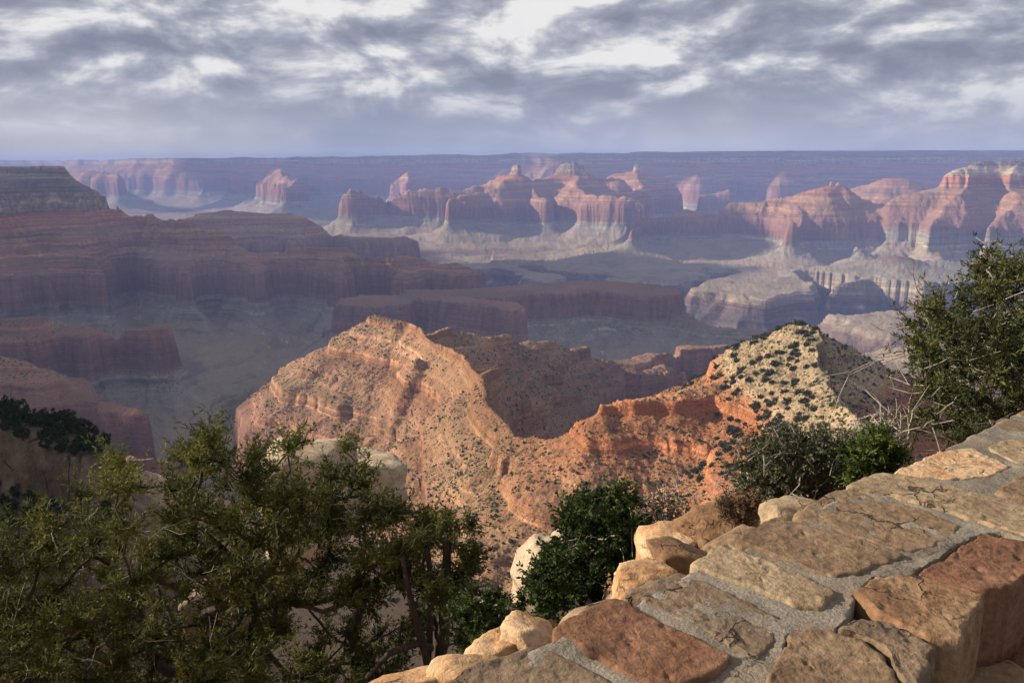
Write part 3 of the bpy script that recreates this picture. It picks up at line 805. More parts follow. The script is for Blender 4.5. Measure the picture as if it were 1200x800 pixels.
B_ROW = [([(880, 838), (912, 776), (928, 742), (956, 738), (1008, 750), (1040, 774), (1052, 812), (1020, 850)], M_TAN, None),
         ([(982, 737), (1010, 728), (1046, 735), (1092, 760), (1074, 806), (1056, 800), (1043, 768), (1012, 746)], M_BROWN, None),
         ([(1005, 695), (1027, 677), (1072, 675), (1152, 698), (1140, 722), (1118, 752), (1086, 747), (1034, 719)], M_ORANGE, 'orange capstone flecked with pale chips'),
         ([(1077, 671), (1106, 655), (1152, 627), (1200, 634), (1218, 662), (1186, 684), (1155, 693)], M_RUST, None),
         ([(1168, 576), (1200, 558), (1240, 548), (1290, 560), (1270, 600), (1215, 590)], M_TAN, None)]
for i, (pts, mat, lab) in enumerate(A_ROW):
    stone(px_poly(pts), mat, 40 + i * 7, top=WZ + .004 * math.sin(i * 2.3), label=lab, amp=.0062, rnd=.008, jit=.008)
for i, (pts, mat, lab) in enumerate(B_ROW):
    stone(px_poly(pts), mat, 140 + i * 7, top=WZ + .006 + .004 * math.sin(i * 1.7), label=lab, amp=.008, rnd=.010, depth=.19, jit=.009)
# capstones that carry the wall on past both ends of the view
rng = random.Random(4)
MS = [M_TAN, M_BROWN, M_RUST, M_PALE, M_ORANGE]
def run_stones(s0, s1, n0, n1, seed):
    s_ = s0
    while s_ < s1:
        l = rng.uniform(.17, .30)
        q = [wxy(s_ + .02, n0 + .02), wxy(s_ + l - .02, n0 + .02 + rng.uniform(-.02, .02)), wxy(s_ + l - .02, n1 - .02), wxy(s_ + .02, n1 - .02 + rng.uniform(-.02, .02))]
        stone(q, rng.choice(MS), seed, top=WZ + rng.uniform(-.006, .006), n=44, rings=8)
        s_ += l; seed += 3
run_stones(2.05, 4.6, 0.0, .29, 300); run_stones(1.9, 4.6, .30, .56, 400)
run_stones(-1.9, -.34, -.02, .30, 500); run_stones(-1.9, -.08, .34, .56, 600)
# the viewer's side of the wall: courses of face stones under the caps
def face_stone(s_, l, zt, h, seed, mat, off, sgn):
    bm = bmesh.new(); bmesh.ops.create_cube(bm, size=1.0)
    bmesh.ops.subdivide_edges(bm, edges=bm.edges[:], cuts=5, use_grid_fill=True)
    for v in bm.verts:
        c = v.co
        q = Vector((max(-.5, min(.5, c.x)), c.y, c.z))
        k = (abs(c.x * 2) ** 8 + abs(c.y * 2) ** 8 + abs(c.z * 2) ** 8) ** (1 / 8)
        c = c / max(k, 1e-3) * (.5 * min(1, k) / .5 if k < 1 else 1.0) if k > 0 else c
        v.co = Vector((c.x * l, c.y * .2, c.z * h))
    V = np.array([v.co[:] for v in bm.verts])
    d = .012 * fbm(V[:, 0] * 10 + seed, V[:, 2] * 10 + V[:, 1] * 6, 4, seed)
    for v, e in zip(bm.verts, d):
        v.co += v.co.normalized() * float(e)
    me = bpy.data.meshes.new('stone'); bm.to_mesh(me); bm.free()
    me.polygons.foreach_set('use_smooth', np.ones(len(me.polygons), bool))
    p = W_ORG + W_DIR * (s_ + l / 2) + W_NOR * off
    o = wall_part('stone', me, Vector((p.x, p.y, zt - h / 2)), mat)
    o.rotation_euler = (rng.uniform(-.04, .04), rng.uniform(-.03, .03), math.atan2(W_DIR.y, W_DIR.x))
    return o
seed = 700
for zt, h in ((WZ - .19, .20), (WZ - .40, .18), (WZ - .59, .19)):
    for off, sgn in ((.46, 1), (.06, -1)):
        s_ = -1.9 + rng.uniform(-.2, 0)
        while s_ < 4.5:
            l = rng.uniform(.2, .42)
            face_stone(s_ + .008, l - .016, zt, h - .012, seed, rng.choice(MS), off + rng.uniform(-.012, .012), sgn)
            s_ += l; seed += 1
# mortar: the bedding between the capstones, ending at the open crack along the inner row, and the core of the wall
crack = [(700, 1000), (880, 880), (905, 801), (916, 772), (925, 741), (952, 733), (978, 737), (998, 712), (1001, 695), (1024, 674), (1066, 673), (1080, 664), (1102, 650), (1120, 637), (1150, 622), (1172, 621),
         (1226, 640)]
far_side = [wxy(4.7, .02), wxy(3.5, .03), wxy(2.4, .03), wxy(1.9, .03), wxy(1.45, .03), wxy(1.0, .02), wxy(.7, .03), wxy(.4, .02), wxy(.2, .03), wxy(0, .02), wxy(-.25, .02), wxy(-1.9, .0)]
inner = [tuple(on_z(a, b, WZ).xy) for a, b in crack]
near_tail = [wxy(1.78, .52), wxy(2.0, .54), wxy(4.7, .54)]
def sheet(name, poly, top, depth, seed, mat, cell=.014):
    # a filled outline with a fine uneven top
    bm = bmesh.new()
    vs = [bm.verts.new((p[0], p[1], 0)) for p in poly]
    f = bm.faces.new(vs)
    if f.normal.z < 0: bmesh.ops.reverse_faces(bm, faces=[f])
    bm.normal_update()
    xs = [p[0] for p in poly]; ys = [p[1] for p in poly]
    def cut(axis, lo, hi):
        v = lo + cell
        while v < hi:
            co = Vector((v, 0, 0)) if axis == 0 else Vector((0, v, 0))
            no = Vector((1, 0, 0)) if axis == 0 else Vector((0, 1, 0))
            bmesh.ops.bisect_plane(bm, geom=bm.verts[:] + bm.edges[:] + bm.faces[:], plane_co=co, plane_no=no)
            v += cell
    cut(0, min(xs), max(xs)); cut(1, min(ys), max(ys))
    V = np.array([v.co[:] for v in bm.verts])
    d = .010 * fbm(V[:, 0] * 9, V[:, 1] * 9, 3, seed) + .005 * fbm(V[:, 0] * 40, V[:, 1] * 40, 3, seed + 4)
    e = np.array([v.is_boundary for v in bm.verts])
    dx = .010 * fbm(V[:, 0] * 24, V[:, 1] * 24 + 3, 3, seed + 9) * e; dy = .010 * fbm(V[:, 0] * 24 + 8, V[:, 1] * 24, 3, seed + 11) * e
    for v, a, b, c in zip(bm.verts, d, dx, dy):
        v.co.z = top + float(a); v.co.x += float(b); v.co.y += float(c)
    ext = bmesh.ops.extrude_edge_only(bm, edges=[e for e in bm.edges if e.is_boundary])
    for g in ext['geom']:
        if isinstance(g, bmesh.types.BMVert): g.co.z = top - depth
    me = bpy.data.meshes.new(name); bm.to_mesh(me); bm.free()
    me.polygons.foreach_set('use_smooth', np.ones(len(me.polygons), bool))
    return wall_part(name, me, Vector((0, 0, 0)), mat)
sheet('mortar', far_side[::-1] [0:0] + [wxy(-1.9, .30)] + inner + near_tail + far_side, WZ - .006, .10, 3, M_MORTAR)
sheet('mortar', [wxy(-1.9, .08), wxy(4.6, .08), wxy(4.6, .41), wxy(-1.9, .41)], WZ - .05, .66, 5, M_MORTAR, cell=.12)
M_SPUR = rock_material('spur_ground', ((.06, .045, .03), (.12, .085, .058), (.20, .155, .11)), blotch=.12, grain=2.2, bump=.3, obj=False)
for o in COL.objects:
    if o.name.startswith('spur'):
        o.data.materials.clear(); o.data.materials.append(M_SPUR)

# ------------------------------------------------------------------ boulders and outcrops
def boulder_mesh(name, dims, seed, sub=4, square=3.2, rough=.14, ledge=0.0):
    bm = bmesh.new(); bmesh.ops.create_icosphere(bm, subdivisions=sub, radius=1.0)
    me = bpy.data.meshes.new(name); bm.to_mesh(me); bm.free()
    n = len(me.vertices); co = np.empty(n * 3, np.float32); me.vertices.foreach_get('co', co); co = co.reshape(-1, 3)
    r = np.random.default_rng(seed)
    k = (np.abs(co) ** square).sum(1) ** (1 / square)
    co = co / k[:, None]
    for _ in range(7):                            # broken facets
        nn = r.normal(size=3); nn /= np.linalg.norm(nn)
        d = r.uniform(.72, .98)
        t = co @ nn
        co = co - np.clip(t - d, 0, None)[:, None] * nn * .93
    f = fbm(co[:, 0] * 1.7 + co[:, 2] * 1.1 + seed, co[:, 1] * 1.7 - co[:, 2] * .9, 5, seed, .58)
    f2 = fbm(co[:, 0] * 5 + seed + co[:, 2] * 3, co[:, 1] * 5 + co[:, 2] * 6, 5, seed + 3, .65)
    co = co * (1 + rough * f + rough * .45 * f2)[:, None]
    if ledge:
        co[:, :2] *= (1 + ledge * np.sign(np.sin(co[:, 2] * 9 + seed)) * .5 + ledge * gnoise(co[:, 2] * 5, co[:, 0] * .6, seed))[:, None]
    co *= np.array(dims, np.float32) / 2
    me.vertices.foreach_set('co', co.ravel()); me.polygons.foreach_set('use_smooth', np.ones(n * 0 + len(me.polygons), bool)); me.update()
    return me
def ground(x, y):
    return float(terrain(np.array([x], np.float32), np.array([y], np.float32))[0][0])
# rough blocks of the outer footing that stick out past the capstones: pixel centre, elevation, size, turn, material
for i, (px, py, z, dims, rz, mat) in enumerate([
        (500, 808, -1.00, (.24, .17, .13), .6, M_GOLD), (560, 792, -.99, (.20, .16, .12), .75, M_GOLD), (620, 752, -1.0, (.13, .15, .15), .2, M_GOLD), (690, 724, -.965, (.20, .12, .10), .72, M_PALE),
        (585, 770, -1.02, (.16, .12, .12), .9, M_GOLD), (752, 680, -.965, (.19, .13, .115), .55, M_GOLD), (800, 652, -.99, (.20, .16, .11), .5, M_ORANGE),
        (925, 600, -.985, (.22, .14, .11), .7, M_PALE), (865, 632, -.99, (.24, .14, .10), .7, M_TAN)]):
    p = on_z(px, py, z) - Vector((0, 0, .022))
    dims = tuple(d * .92 for d in dims)
    o = wall_part('stone', boulder_mesh('stone', dims, 900 + i, square=7.0, rough=.17), Vector(p), mat, 'rough golden footing block' if mat is M_GOLD else None)
    o.rotation_euler = (rng.uniform(-.12, .12), rng.uniform(-.12, .12), rz)
# rocks lying on the slope
def boulder(px, py, D, dims, seed, mat, label, rz=0.0, sink=.3, name='boulder', **kw):
    p = at(px, py, D)
    o = link(name, boulder_mesh(name, dims, seed, **kw), mat, label=label, category='rock', kind='thing')
    o.location = p
    o.rotation_euler = (0, 0, rz)
    return o
boulder(850, 634, 4.3, (.62, .6, .42), 21, M_ORANGE, 'rough orange ledge between the dead shrub and the wall', rz=.5, rough=.3, square=5, ledge=.08)
boulder(795, 652, 4.2, (.42, .4, .30), 22, M_GOLD, 'tawny block beside the roots of the dead shrub', rz=.2, square=6, rough=.2)
boulder(910, 612, 4.1, (.30, .3, .24), 27, M_PALE, 'pale rock beside the small brown shrub', rz=.2, square=6, rough=.2)
for i in range(26):
    px = rng.uniform(770, 925); D = rng.uniform(3.3, 5.6)
    v = at(px, 600, D); r__ = rng.uniform(.05, .16)
    rm, rc = rng.choice([(M_ORANGE, 'orange'), (M_GOLD, 'golden'), (M_TAN, 'tan'), (M_PALE, 'pale cream')])
    o = link('rubble_rock', boulder_mesh('rubble_rock', (r__ * 1.3, r__, r__ * .8), 60 + i, sub=3, square=5, rough=.2), rm,
             label='loose %s rock on the slope just outside the parapet' % rc, category='rock', group='loose rocks outside the parapet', kind='thing')
    o.location = (v.x, v.y, ground(v.x, v.y) + r__ * .15); o.rotation_euler = (rng.uniform(-.4, .4), rng.uniform(-.4, .4), rng.uniform(0, 6))
boulder(640, 690, 44, (3.6, 3.4, 6), 23, M_OUTCROP, 'whitish outcrop behind the dome-shaped green shrub', rz=.4, name='outcrop', ledge=.05, square=6)
boulder(668, 650, 60, (3.0, 3.2, 4), 33, M_OUTCROP, 'small white outcrop above the dome-shaped green shrub', rz=.9, name='outcrop', ledge=.05, square=6)
boulder(592, 745, 30, (2.6, 2.4, 3), 24, M_OUTCROP, 'tan outcrop between the dark trunk and the dome-shaped shrub', rz=1.4, name='outcrop', ledge=.05, square=6)
boulder(370, 588, 52, (6.5, 6, 9), 25, M_OUTCROP, 'tall white limestone outcrop seen through the pinyon crown', rz=.1, name='outcrop', ledge=.05, square=6)
boulder(436, 572, 56, (4.5, 6, 5), 26, M_OUTCROP, 'blunt white outcrop beside the taller white outcrop', rz=.7, name='outcrop', ledge=.05, square=6)
boulder(255, 715, 15, (1.5, 1.4, 1.6), 28, M_BROWN, 'grey squared rock in the shade under the pinyon', rz=.4, square=6)

# ------------------------------------------------------------------ trees
def bark_material(name, a, b, scale=30):
    m = NT(name)
    co = m.nd('ShaderNodeTexCoord').outputs['Object']
    n = m.noise(m.vec(co, (1, 1, .25)), scale, 6, .65)
    m.put(m.b.inputs['Base Color'], m.ramp(n, [(.3, a), (.65, b)]))
    m.put(m.b.inputs['Normal'], m.bump(n, .8, .02))
    return m.mat
def leaf_material(name, dark, light, trans=.25):
    m = NT(name)
    v = m.nd('ShaderNodeAttribute', attribute_name='tint').outputs['Fac']
    c = m.ramp(v, [(0.0, dark), (.6, light), (1.0, tuple(min(1, x * 1.5) for x in light))])
    m.put(m.b.inputs['Base Color'], c); m.put(m.b.inputs['Roughness'], .75); m.put(m.b.inputs['Specular IOR Level'], .12)
    tr = m.nd('ShaderNodeBsdfTranslucent', {'Color': c}).outputs[0]
    mx = m.nd('ShaderNodeMixShader', {0: trans, 1: m.b.outputs[0], 2: tr}).outputs[0]
    m.L.new(mx, m.N['Material Output'].inputs['Surface'])
    return m.mat
M_BARK = bark_material('dark_bark', (.020, .016, .013), (.070, .055, .045))
M_GREYWOOD = bark_material('weathered_wood', (.16, .14, .12), (.36, .33, .29))
M_PINE = leaf_material('pinyon_needles', (.030, .038, .011), (.090, .095, .026))
M_JUNI = leaf_material('juniper_scales', (.026, .036, .014), (.075, .082, .030))
M_DEEP = leaf_material('dense_green_leaves', (.014, .028, .010), (.045, .070, .022))
M_BRIGHT = leaf_material('bright_green_leaves', (.028, .050, .012), (.075, .100, .026))
M_SAGE = leaf_material('sage_leaves', (.035, .042, .025), (.085, .092, .055))
M_DRY = leaf_material('dry_brown_leaves', (.05, .030, .018), (.13, .085, .05))
M_SCRUB = leaf_material('scrub_green', (.020, .026, .011), (.060, .064, .030), .1)

def tubes_mesh(name, chains, sides=6):
    """chains: list of (points k x 3, radii k)"""
    VV, FF, off = [], [], 0
    for P, r in chains:
        P = np.asarray(P, float); k = len(P)
        T = np.gradient(P, axis=0); T /= np.linalg.norm(T, axis=1)[:, None] + 1e-9
        ref = np.array([.31, .17, .93]); 
        U = np.cross(T, ref); U /= np.linalg.norm(U, axis=1)[:, None] + 1e-9
        W = np.cross(T, U)
        a = np.linspace(0, 2 * np.pi, sides, endpoint=False)
        ring = P[:, None, :] + np.asarray(r)[:, None, None] * (np.cos(a)[None, :, None] * U[:, None, :] + np.sin(a)[None, :, None] * W[:, None, :])
        VV.append(ring.reshape(-1, 3))
        i = np.arange(k - 1)[:, None] * sides; j = np.arange(sides)[None, :]; j2 = (j + 1) % sides
        FF.append((off + np.stack([i + j, i + j2, i + sides + j2, i + sides + j], -1)).reshape(-1, 4))
        off += k * sides
    return mesh_np(name, np.vstack(VV), np.vstack(FF))

def grow(base, trunk_top, targets, rs, tip_r=.006, expo=2.3, wig=.10, lift=.25, seg=.22):
    """branches run from the trunk to every target, leaving the nearest older wood; radii add up towards the base"""
    nodes = [np.array(base, float)]; par = [-1]; chains = []
    def path(i0, q):
        p = nodes[i0]; d = np.linalg.norm(q - p)
        k = max(2, int(d / seg) + 1)
        side = rs.normal(size=3) * wig * d; up = np.array([0, 0, lift * d * rs.uniform(-.3, 1)])
        ids = [i0]
        for t in np.linspace(0, 1, k + 1)[1:]:
            w = 4 * t * (1 - t)
            x = p + (q - p) * t + (side * .5 - up * .35) * w + rs.normal(size=3) * seg * .13 * (t < 1)
            nodes.append(x); par.append(ids[-1]); ids.append(len(nodes) - 1)
        chains.append(ids)
    path(0, np.array(trunk_top, float))
    order = np.argsort(np.linalg.norm(targets - np.array(trunk_top), axis=1) + rs.uniform(0, .3, len(targets)))
    for ti in order:
        q = targets[ti]
        A = np.array(nodes[1:]) if len(nodes) > 2 else np.array(nodes)
        d = np.linalg.norm(A - q, axis=1)
        out = np.linalg.norm(A - np.array(trunk_top), axis=1)
        c = d + .18 * np.maximum(0, out - np.linalg.norm(q - np.array(trunk_top)) + .1) * 4
        i0 = int(np.argmin(c)) + (1 if len(nodes) > 2 else 0)
        path(i0, q)
    n = len(nodes); acc = np.zeros(n)
    kids = np.zeros(n, int)
    for i in range(n):
        if par[i] >= 0: kids[par[i]] += 1
    rad = np.zeros(n)
    for i in range(n - 1, -1, -1):
        if kids[i] == 0: acc[i] = tip_r ** expo
        rad[i] = acc[i] ** (1 / expo)
        if par[i] >= 0: acc[par[i]] += acc[i]
    N = np.array(nodes)
    return [(N[c], np.concatenate([[min(rad[c[0]], rad[c[1]] * 1.15)], rad[c[1:]]])) for c in chains]

def leaves_mesh(name, pos, dirs, tint, n_leaf, length, width, spread, rs, grow_out=.6):
    """a tuft of slim leaves at every pos"""
    k = len(pos)
    P = np.repeat(pos, n_leaf, 0); D = np.repeat(dirs, n_leaf, 0)
    d = D * grow_out + rs.normal(size=P.shape) * spread
    d /= np.linalg.norm(d, axis=1)[:, None]
    s = np.cross(d, rs.normal(size=P.shape)); s /= np.linalg.norm(s, axis=1)[:, None] + 1e-9
    L = length * rs.uniform(.6, 1.25, (len(P), 1)); W = width * rs.uniform(.7, 1.3, (len(P), 1))
    P = P + rs.normal(size=P.shape) * length * .12
    V = np.stack([P, P + d * L * .45 + s * W * .5, P + d * L, P + d * L * .55 - s * W * .5], 1)
    Fq = np.arange(len(P) * 4).reshape(-1, 4)
    me = mesh_np(name, V.reshape(-1, 3), Fq, smooth=False)
    t = np.clip(np.repeat(np.repeat(tint, n_leaf) + rs.normal(size=len(P)) * .12, 4), 0, 1)
    at_ = me.attributes.new('tint', 'FLOAT', 'POINT'); at_.data.foreach_set('value', t.astype(np.float32))
    return me

def tufts(targets, rs, n_twig, twig_len, n_tuft, up=.35, centre=None):
    """twigs round every branch end; returns tuft positions, directions, tint and the twig chains"""
    pos, dirs, tint, chains = [], [], [], []
    for q in targets:
        cl = rs.uniform(.0, .85)
        out = (q - centre); out = out / (np.linalg.norm(out) + 1e-6) if centre is not None else np.zeros(3)
        for _ in range(n_twig):
            d = rs.normal(size=3) + np.array([0, 0, up]) + out * .6
            d /= np.linalg.norm(d)
            l = twig_len * rs.uniform(.45, 1.15)
            bend = rs.normal(size=3) * .25 * l + np.array([0, 0, .15 * l])
            T = np.linspace(0, 1, n_tuft + 1)[1:]
            pts = q + d * l * T[:, None] + bend * (T ** 2)[:, None]
            pos.append(pts); dd = d + bend / l * 1.2; dirs.append(np.repeat((dd / np.linalg.norm(dd))[None], n_tuft, 0))
            tint.append(np.full(n_tuft, cl + rs.normal() * .1))
            chains.append((np.vstack([q, pts[n_tuft // 2], pts[-1]]), np.array([.005, .0035, .002])))
    return np.vstack(pos), np.vstack(dirs), np.concatenate(tint), chains

def in_poly(px, py, poly):
    c = False; n = len(poly)
    for i in range(n):
        x1, y1 = poly[i]; x2, y2 = poly[(i + 1) % n]
        if (y1 > py) != (y2 > py) and px < (x2 - x1) * (py - y1) / (y2 - y1) + x1: c = not c
    return c
def crown_points(poly, D, depth, n, rs, mind, surface=.0):
    """branch ends spread through a crown whose outline is poly and whose depth is real"""
    xs = [p[0] for p in poly]; ys = [p[1] for p in poly]
    cx, cy = (min(xs) + max(xs)) / 2, (min(ys) + max(ys)) / 2
    hx, hy = (max(xs) - min(xs)) / 2, (max(ys) - min(ys)) / 2
    out = []; tries = 0
    while len(out) < n and tries < n * 60:
        tries += 1
        px, py = rs.uniform(min(xs), max(xs)), rs.uniform(min(ys), max(ys))
        if not in_poly(px, py, poly): continue
        e = math.sqrt(max(.06, 1 - .8 * ((px - cx) / hx) ** 2 - .5 * max(0, (cy - py) / hy) ** 2))
        q = np.array(at(px, py, D + depth * e * rs.uniform(-1, 1)))
        if any(np.linalg.norm(q - o) < mind for o in out): continue
        out.append(q)
    return np.array(out)
def dead_twigs(targets, rs, n, length):
    ch = []
    for _ in range(n):
        q = targets[rs.integers(len(targets))] + rs.normal(size=3) * length * .3
        d = rs.normal(size=3); d /= np.linalg.norm(d); b = rs.normal(size=3) * .5
        l = length * rs.uniform(.5, 1.3)
        T = np.linspace(0, 1, 5)[:, None]
        P = q + d * l * T + b * l * T ** 2 * .6 + rs.normal(size=(5, 3)) * l * .04
        ch.append((P, np.linspace(.0055, .002, 5)))
        k = P[2]; d2 = d + rs.normal(size=3) * .7
        ch.append((np.stack([k, k + d2 * l * .25, k + d2 * l * .4 + rs.normal(size=3) * l * .08]), np.array([.004, .003, .0015])))
    return ch

def tree(name, label, category, base, trunk_top, targets, seed, leaf_mat, n_twig=12, twig=.32, n_tuft=4, n_leaf=7, leaf=(.07, .016), spread=.75, tip_r=.008,
         dead=0, dead_len=.5, bark=None, group=None, up=.35, wig=.10, expo=2.3, stems=(), twig_r=1.0):
    rs = np.random.default_rng(seed)
    b = Vector(base)
    org = np.array(b)
    T = targets - org
    root = link(name, None, label=label, category=category, group=group, kind='thing')
    root.location = b
    ch = grow((0, 0, -.15), np.array(trunk_top) - org, T, rs, tip_r=tip_r, wig=wig, expo=expo)
    ch += [(np.array(P) - org, np.array(r)) for P, r in stems]
    link('trunk', tubes_mesh('trunk', ch, 8), bark or M_BARK, parent=root)
    pos, dirs, tint, tw = tufts(T, rs, n_twig, twig, n_tuft, up=up, centre=T.mean(0))
    cr = link('crown', leaves_mesh('crown', pos, dirs, tint, n_leaf, leaf[0], leaf[1], spread, rs), leaf_mat, parent=root)
    link('twigs', tubes_mesh('twigs', [(p, r * twig_r) for p, r in tw[::2]], 3), bark or M_BARK, parent=cr, kind='stuff')
    if dead:
        link('dead_twigs', tubes_mesh('dead_twigs', dead_twigs(T, rs, dead, dead_len), 4), M_GREYWOOD, parent=root, label='bare weathered grey twigs', kind='stuff')
    return root

# the wide pinyon below the wall
rs = np.random.default_rng(11)
poly = [(-160, 930), (-160, 660), (-40, 640), (40, 618), (85, 600), (105, 566), (140, 540), (185, 548), (215, 530), (250, 508), (272, 540), (300, 532), (330, 512), (362, 520), (388, 552), (402, 520), (424, 530),
        (440, 592), (480, 604), (505, 640), (498, 700), (470, 780), (470, 930)]
def flat(px, D, off=0.0):
    v = at(px, 600, D); return (v.x, v.y, ground(v.x, v.y) + off)
def chain(pp, r0, r1):
    P = [np.array(at(*p)) for p in pp]
    P = np.array(P); t = np.linspace(0, len(P) - 1, len(P) * 4)
    Q = np.stack([np.interp(t, range(len(P)), P[:, k]) for k in range(3)], 1)
    Q[1:-1] = (Q[:-2] + Q[1:-1] * 2 + Q[2:]) / 4
    r = np.linspace(r0, r1, len(Q)) * (1 + .12 * np.sin(np.arange(len(Q)) * 1.9))
    return Q, r
pts = crown_points(poly, 9.6, 2.2, 560, rs, .19)
b0 = flat(280, 10.2)
tree('pinyon_tree', 'wide spreading pinyon with gnarled dark limbs below the wall', 'tree', b0, np.array(at(290, 775, 10.0)), pts, 12, M_PINE, n_twig=13, twig=.32, n_tuft=5, n_leaf=7,
     leaf=(.080, .017), dead=320, dead_len=.42, wig=.14, tip_r=.0115,
     stems=[chain([(410, 760, 9.2), (425, 700, 9.1), (452, 668, 9.0), (480, 660, 9.0)], .07, .035), chain([(240, 720, 8.6), (290, 695, 8.5), (330, 655, 8.5), (325, 600, 8.6), (350, 570, 8.6)], .06, .025),
            chain([(300, 690, 8.6), (270, 650, 8.5), (235, 618, 8.4)], .045, .02), chain([(120, 690, 8.4), (165, 672, 8.4), (215, 690, 8.5)], .03, .045)])
# the upright juniper with dark stems beside it
poly = [(462, 650), (480, 618), (505, 606), (535, 600), (552, 612), (558, 650), (545, 690), (505, 705), (470, 690)]
pts = crown_points(poly, 8.5, .5, 44, rs, .13)
b0 = flat(505, 8.7)
tree('juniper_tree', 'slim juniper with dark upright stems beside the golden footing blocks', 'tree', b0, np.array(at(512, 745, 8.6)), pts, 13, M_PINE, n_twig=9, twig=.2, n_tuft=4, n_leaf=8, dead=30, dead_len=.3,
     tip_r=.008, wig=.05, stems=[chain([(512, 800, 8.6), (520, 742, 8.5), (522, 680, 8.4), (526, 612, 8.4)], .085, .045), chain([(500, 800, 8.6), (503, 742, 8.4), (507, 690, 8.3), (500, 640, 8.3)], .05, .03),
                                 chain([(505, 790, 8.3), (490, 735, 8.2), (478, 690, 8.2), (472, 650, 8.2)], .055, .025), chain([(425, 800, 8.0), (455, 765, 8.0), (492, 752, 8.2), (505, 760, 8.3)], .03, .05)])
# dome shrub behind the footing
poly = [(612, 708), (628, 664), (650, 640), (664, 602), (690, 582), (722, 578), (748, 592), (762, 618), (756, 650), (722, 668), (706, 692), (660, 712), (622, 718)]
pts = crown_points(poly, 6.0, .42, 110, rs, .065)
tree('green_shrub', 'dense dome-shaped dark green shrub behind the golden block', 'shrub', flat(690, 6.1), np.array(at(690, 690, 6.0)), pts, 21, M_DEEP, n_twig=11, twig=.13, n_tuft=4, n_leaf=8, leaf=(.036, .018), tip_r=.004, dead=24, dead_len=.2)
# bare grey shrub beside it
poly = [(758, 632), (752, 600), (770, 580), (796, 584), (808, 605), (800, 632)]
pts = crown_points(poly, 5.8, .15, 46, rs, .04)
tree('bare_shrub', 'half-dead grey shrub with bare twigs beside the dome-shaped one', 'shrub', flat(782, 5.8), np.array(at(782, 628, 5.8)), pts, 22, M_SAGE, n_twig=6, twig=.09, n_tuft=2, n_leaf=3, leaf=(.024, .012), tip_r=.003, dead=60, dead_len=.16, bark=M_GREYWOOD)
# sage-green bush above the wall
poly = [(872, 585), (868, 545), (890, 520), (920, 512), (950, 516), (985, 506), (1004, 520), (1006, 548), (985, 575), (940, 592), (900, 596)]
pts = crown_points(poly, 5.2, .35, 120, rs, .055)
tree('grey_green_bush', 'grey-green twiggy bush behind the parapet below the cream butte', 'shrub', flat(935, 5.2), np.array(at(935, 592, 5.2)), pts, 23, M_SAGE, n_twig=9, twig=.12, n_tuft=3, n_leaf=7, leaf=(.032, .012), tip_r=.003, dead=130, dead_len=.2)
poly = [(1000, 560), (996, 535), (1015, 518), (1035, 512), (1050, 528), (1048, 556), (1020, 568)]
pts = crown_points(poly, 4.7, .15, 34, rs, .05)
tree('bright_green_shrub', 'bright green soft shrub beside the grey-green bush', 'shrub', flat(1025, 4.75), np.array(at(1025, 566, 4.7)), pts, 24, M_BRIGHT, n_twig=12, twig=.10, n_tuft=4, n_leaf=8, leaf=(.035, .010), tip_r=.003)
poly = [(990, 520), (1010, 498), (1040, 492), (1062, 508), (1070, 540), (1050, 548), (1010, 530)]
pts = crown_points(poly, 5.4, .2, 30, rs, .06)
tree('bare_shrub', 'bare purplish-grey twigs standing behind the bright green shrub', 'shrub', flat(1035, 5.5), np.array(at(1030, 560, 5.4)), pts, 25, M_DRY, n_twig=7, twig=.12, n_tuft=2, n_leaf=2, leaf=(.02, .008), tip_r=.003, dead=60, dead_len=.2, bark=M_GREYWOOD)
# small brown shrub
poly = [(845, 606), (848, 585), (862, 578), (880, 582), (886, 600), (872, 612)]
pts = crown_points(poly, 4.1, .08, 22, rs, .03)
tree('brown_shrub', 'small dry brown shrub on the orange ledge', 'shrub', np.array(at(866, 614, 4.1)), np.array(at(866, 608, 4.1)), pts, 26, M_DRY, n_twig=9, twig=.06, n_tuft=3, n_leaf=6, leaf=(.02, .006), tip_r=.002)
# dark shrub by the stems
poly = [(538, 762), (534, 720), (550, 695), (575, 690), (592, 712), (590, 745), (570, 765)]
pts = crown_points(poly, 7.2, .22, 44, rs, .07)
tree('dark_shrub', 'narrow dark green shrub between the upright juniper and the footing', 'shrub', flat(565, 7.2), np.array(at(565, 762, 7.2)), pts, 27, M_DEEP, n_twig=11, twig=.14, n_tuft=4, n_leaf=8, leaf=(.040, .016), tip_r=.004)
# juniper behind the wall
poly = [(1066, 522), (1078, 490), (1062, 470), (1076, 440), (1062, 420), (1078, 402), (1066, 384), (1090, 352), (1112, 362), (1128, 362), (1146, 338), (1142, 314), (1160, 302), (1182, 306), (1230, 296), (1300, 300), (1370, 350), (1390, 470), (1360, 545)]
pts = crown_points(poly, 6.3, 1.0, 240, rs, .125)
tree('juniper_tree', 'bushy grey-green juniper with bare limbs rising behind the parapet', 'tree', flat(1225, 6.3), np.array(at(1225, 500, 6.3)), pts, 31, M_JUNI, n_twig=11, twig=.20, n_tuft=5, n_leaf=7, leaf=(.046, .011), tip_r=.0055,
     dead=170, dead_len=.4, wig=.12, stems=[chain([(1200, 505, 5.9), (1160, 470, 5.7), (1125, 462, 5.6), (1095, 480, 5.6)], .022, .008), chain([(1210, 470, 5.7), (1180, 430, 5.6), (1150, 430, 5.6)], .018, .006)])

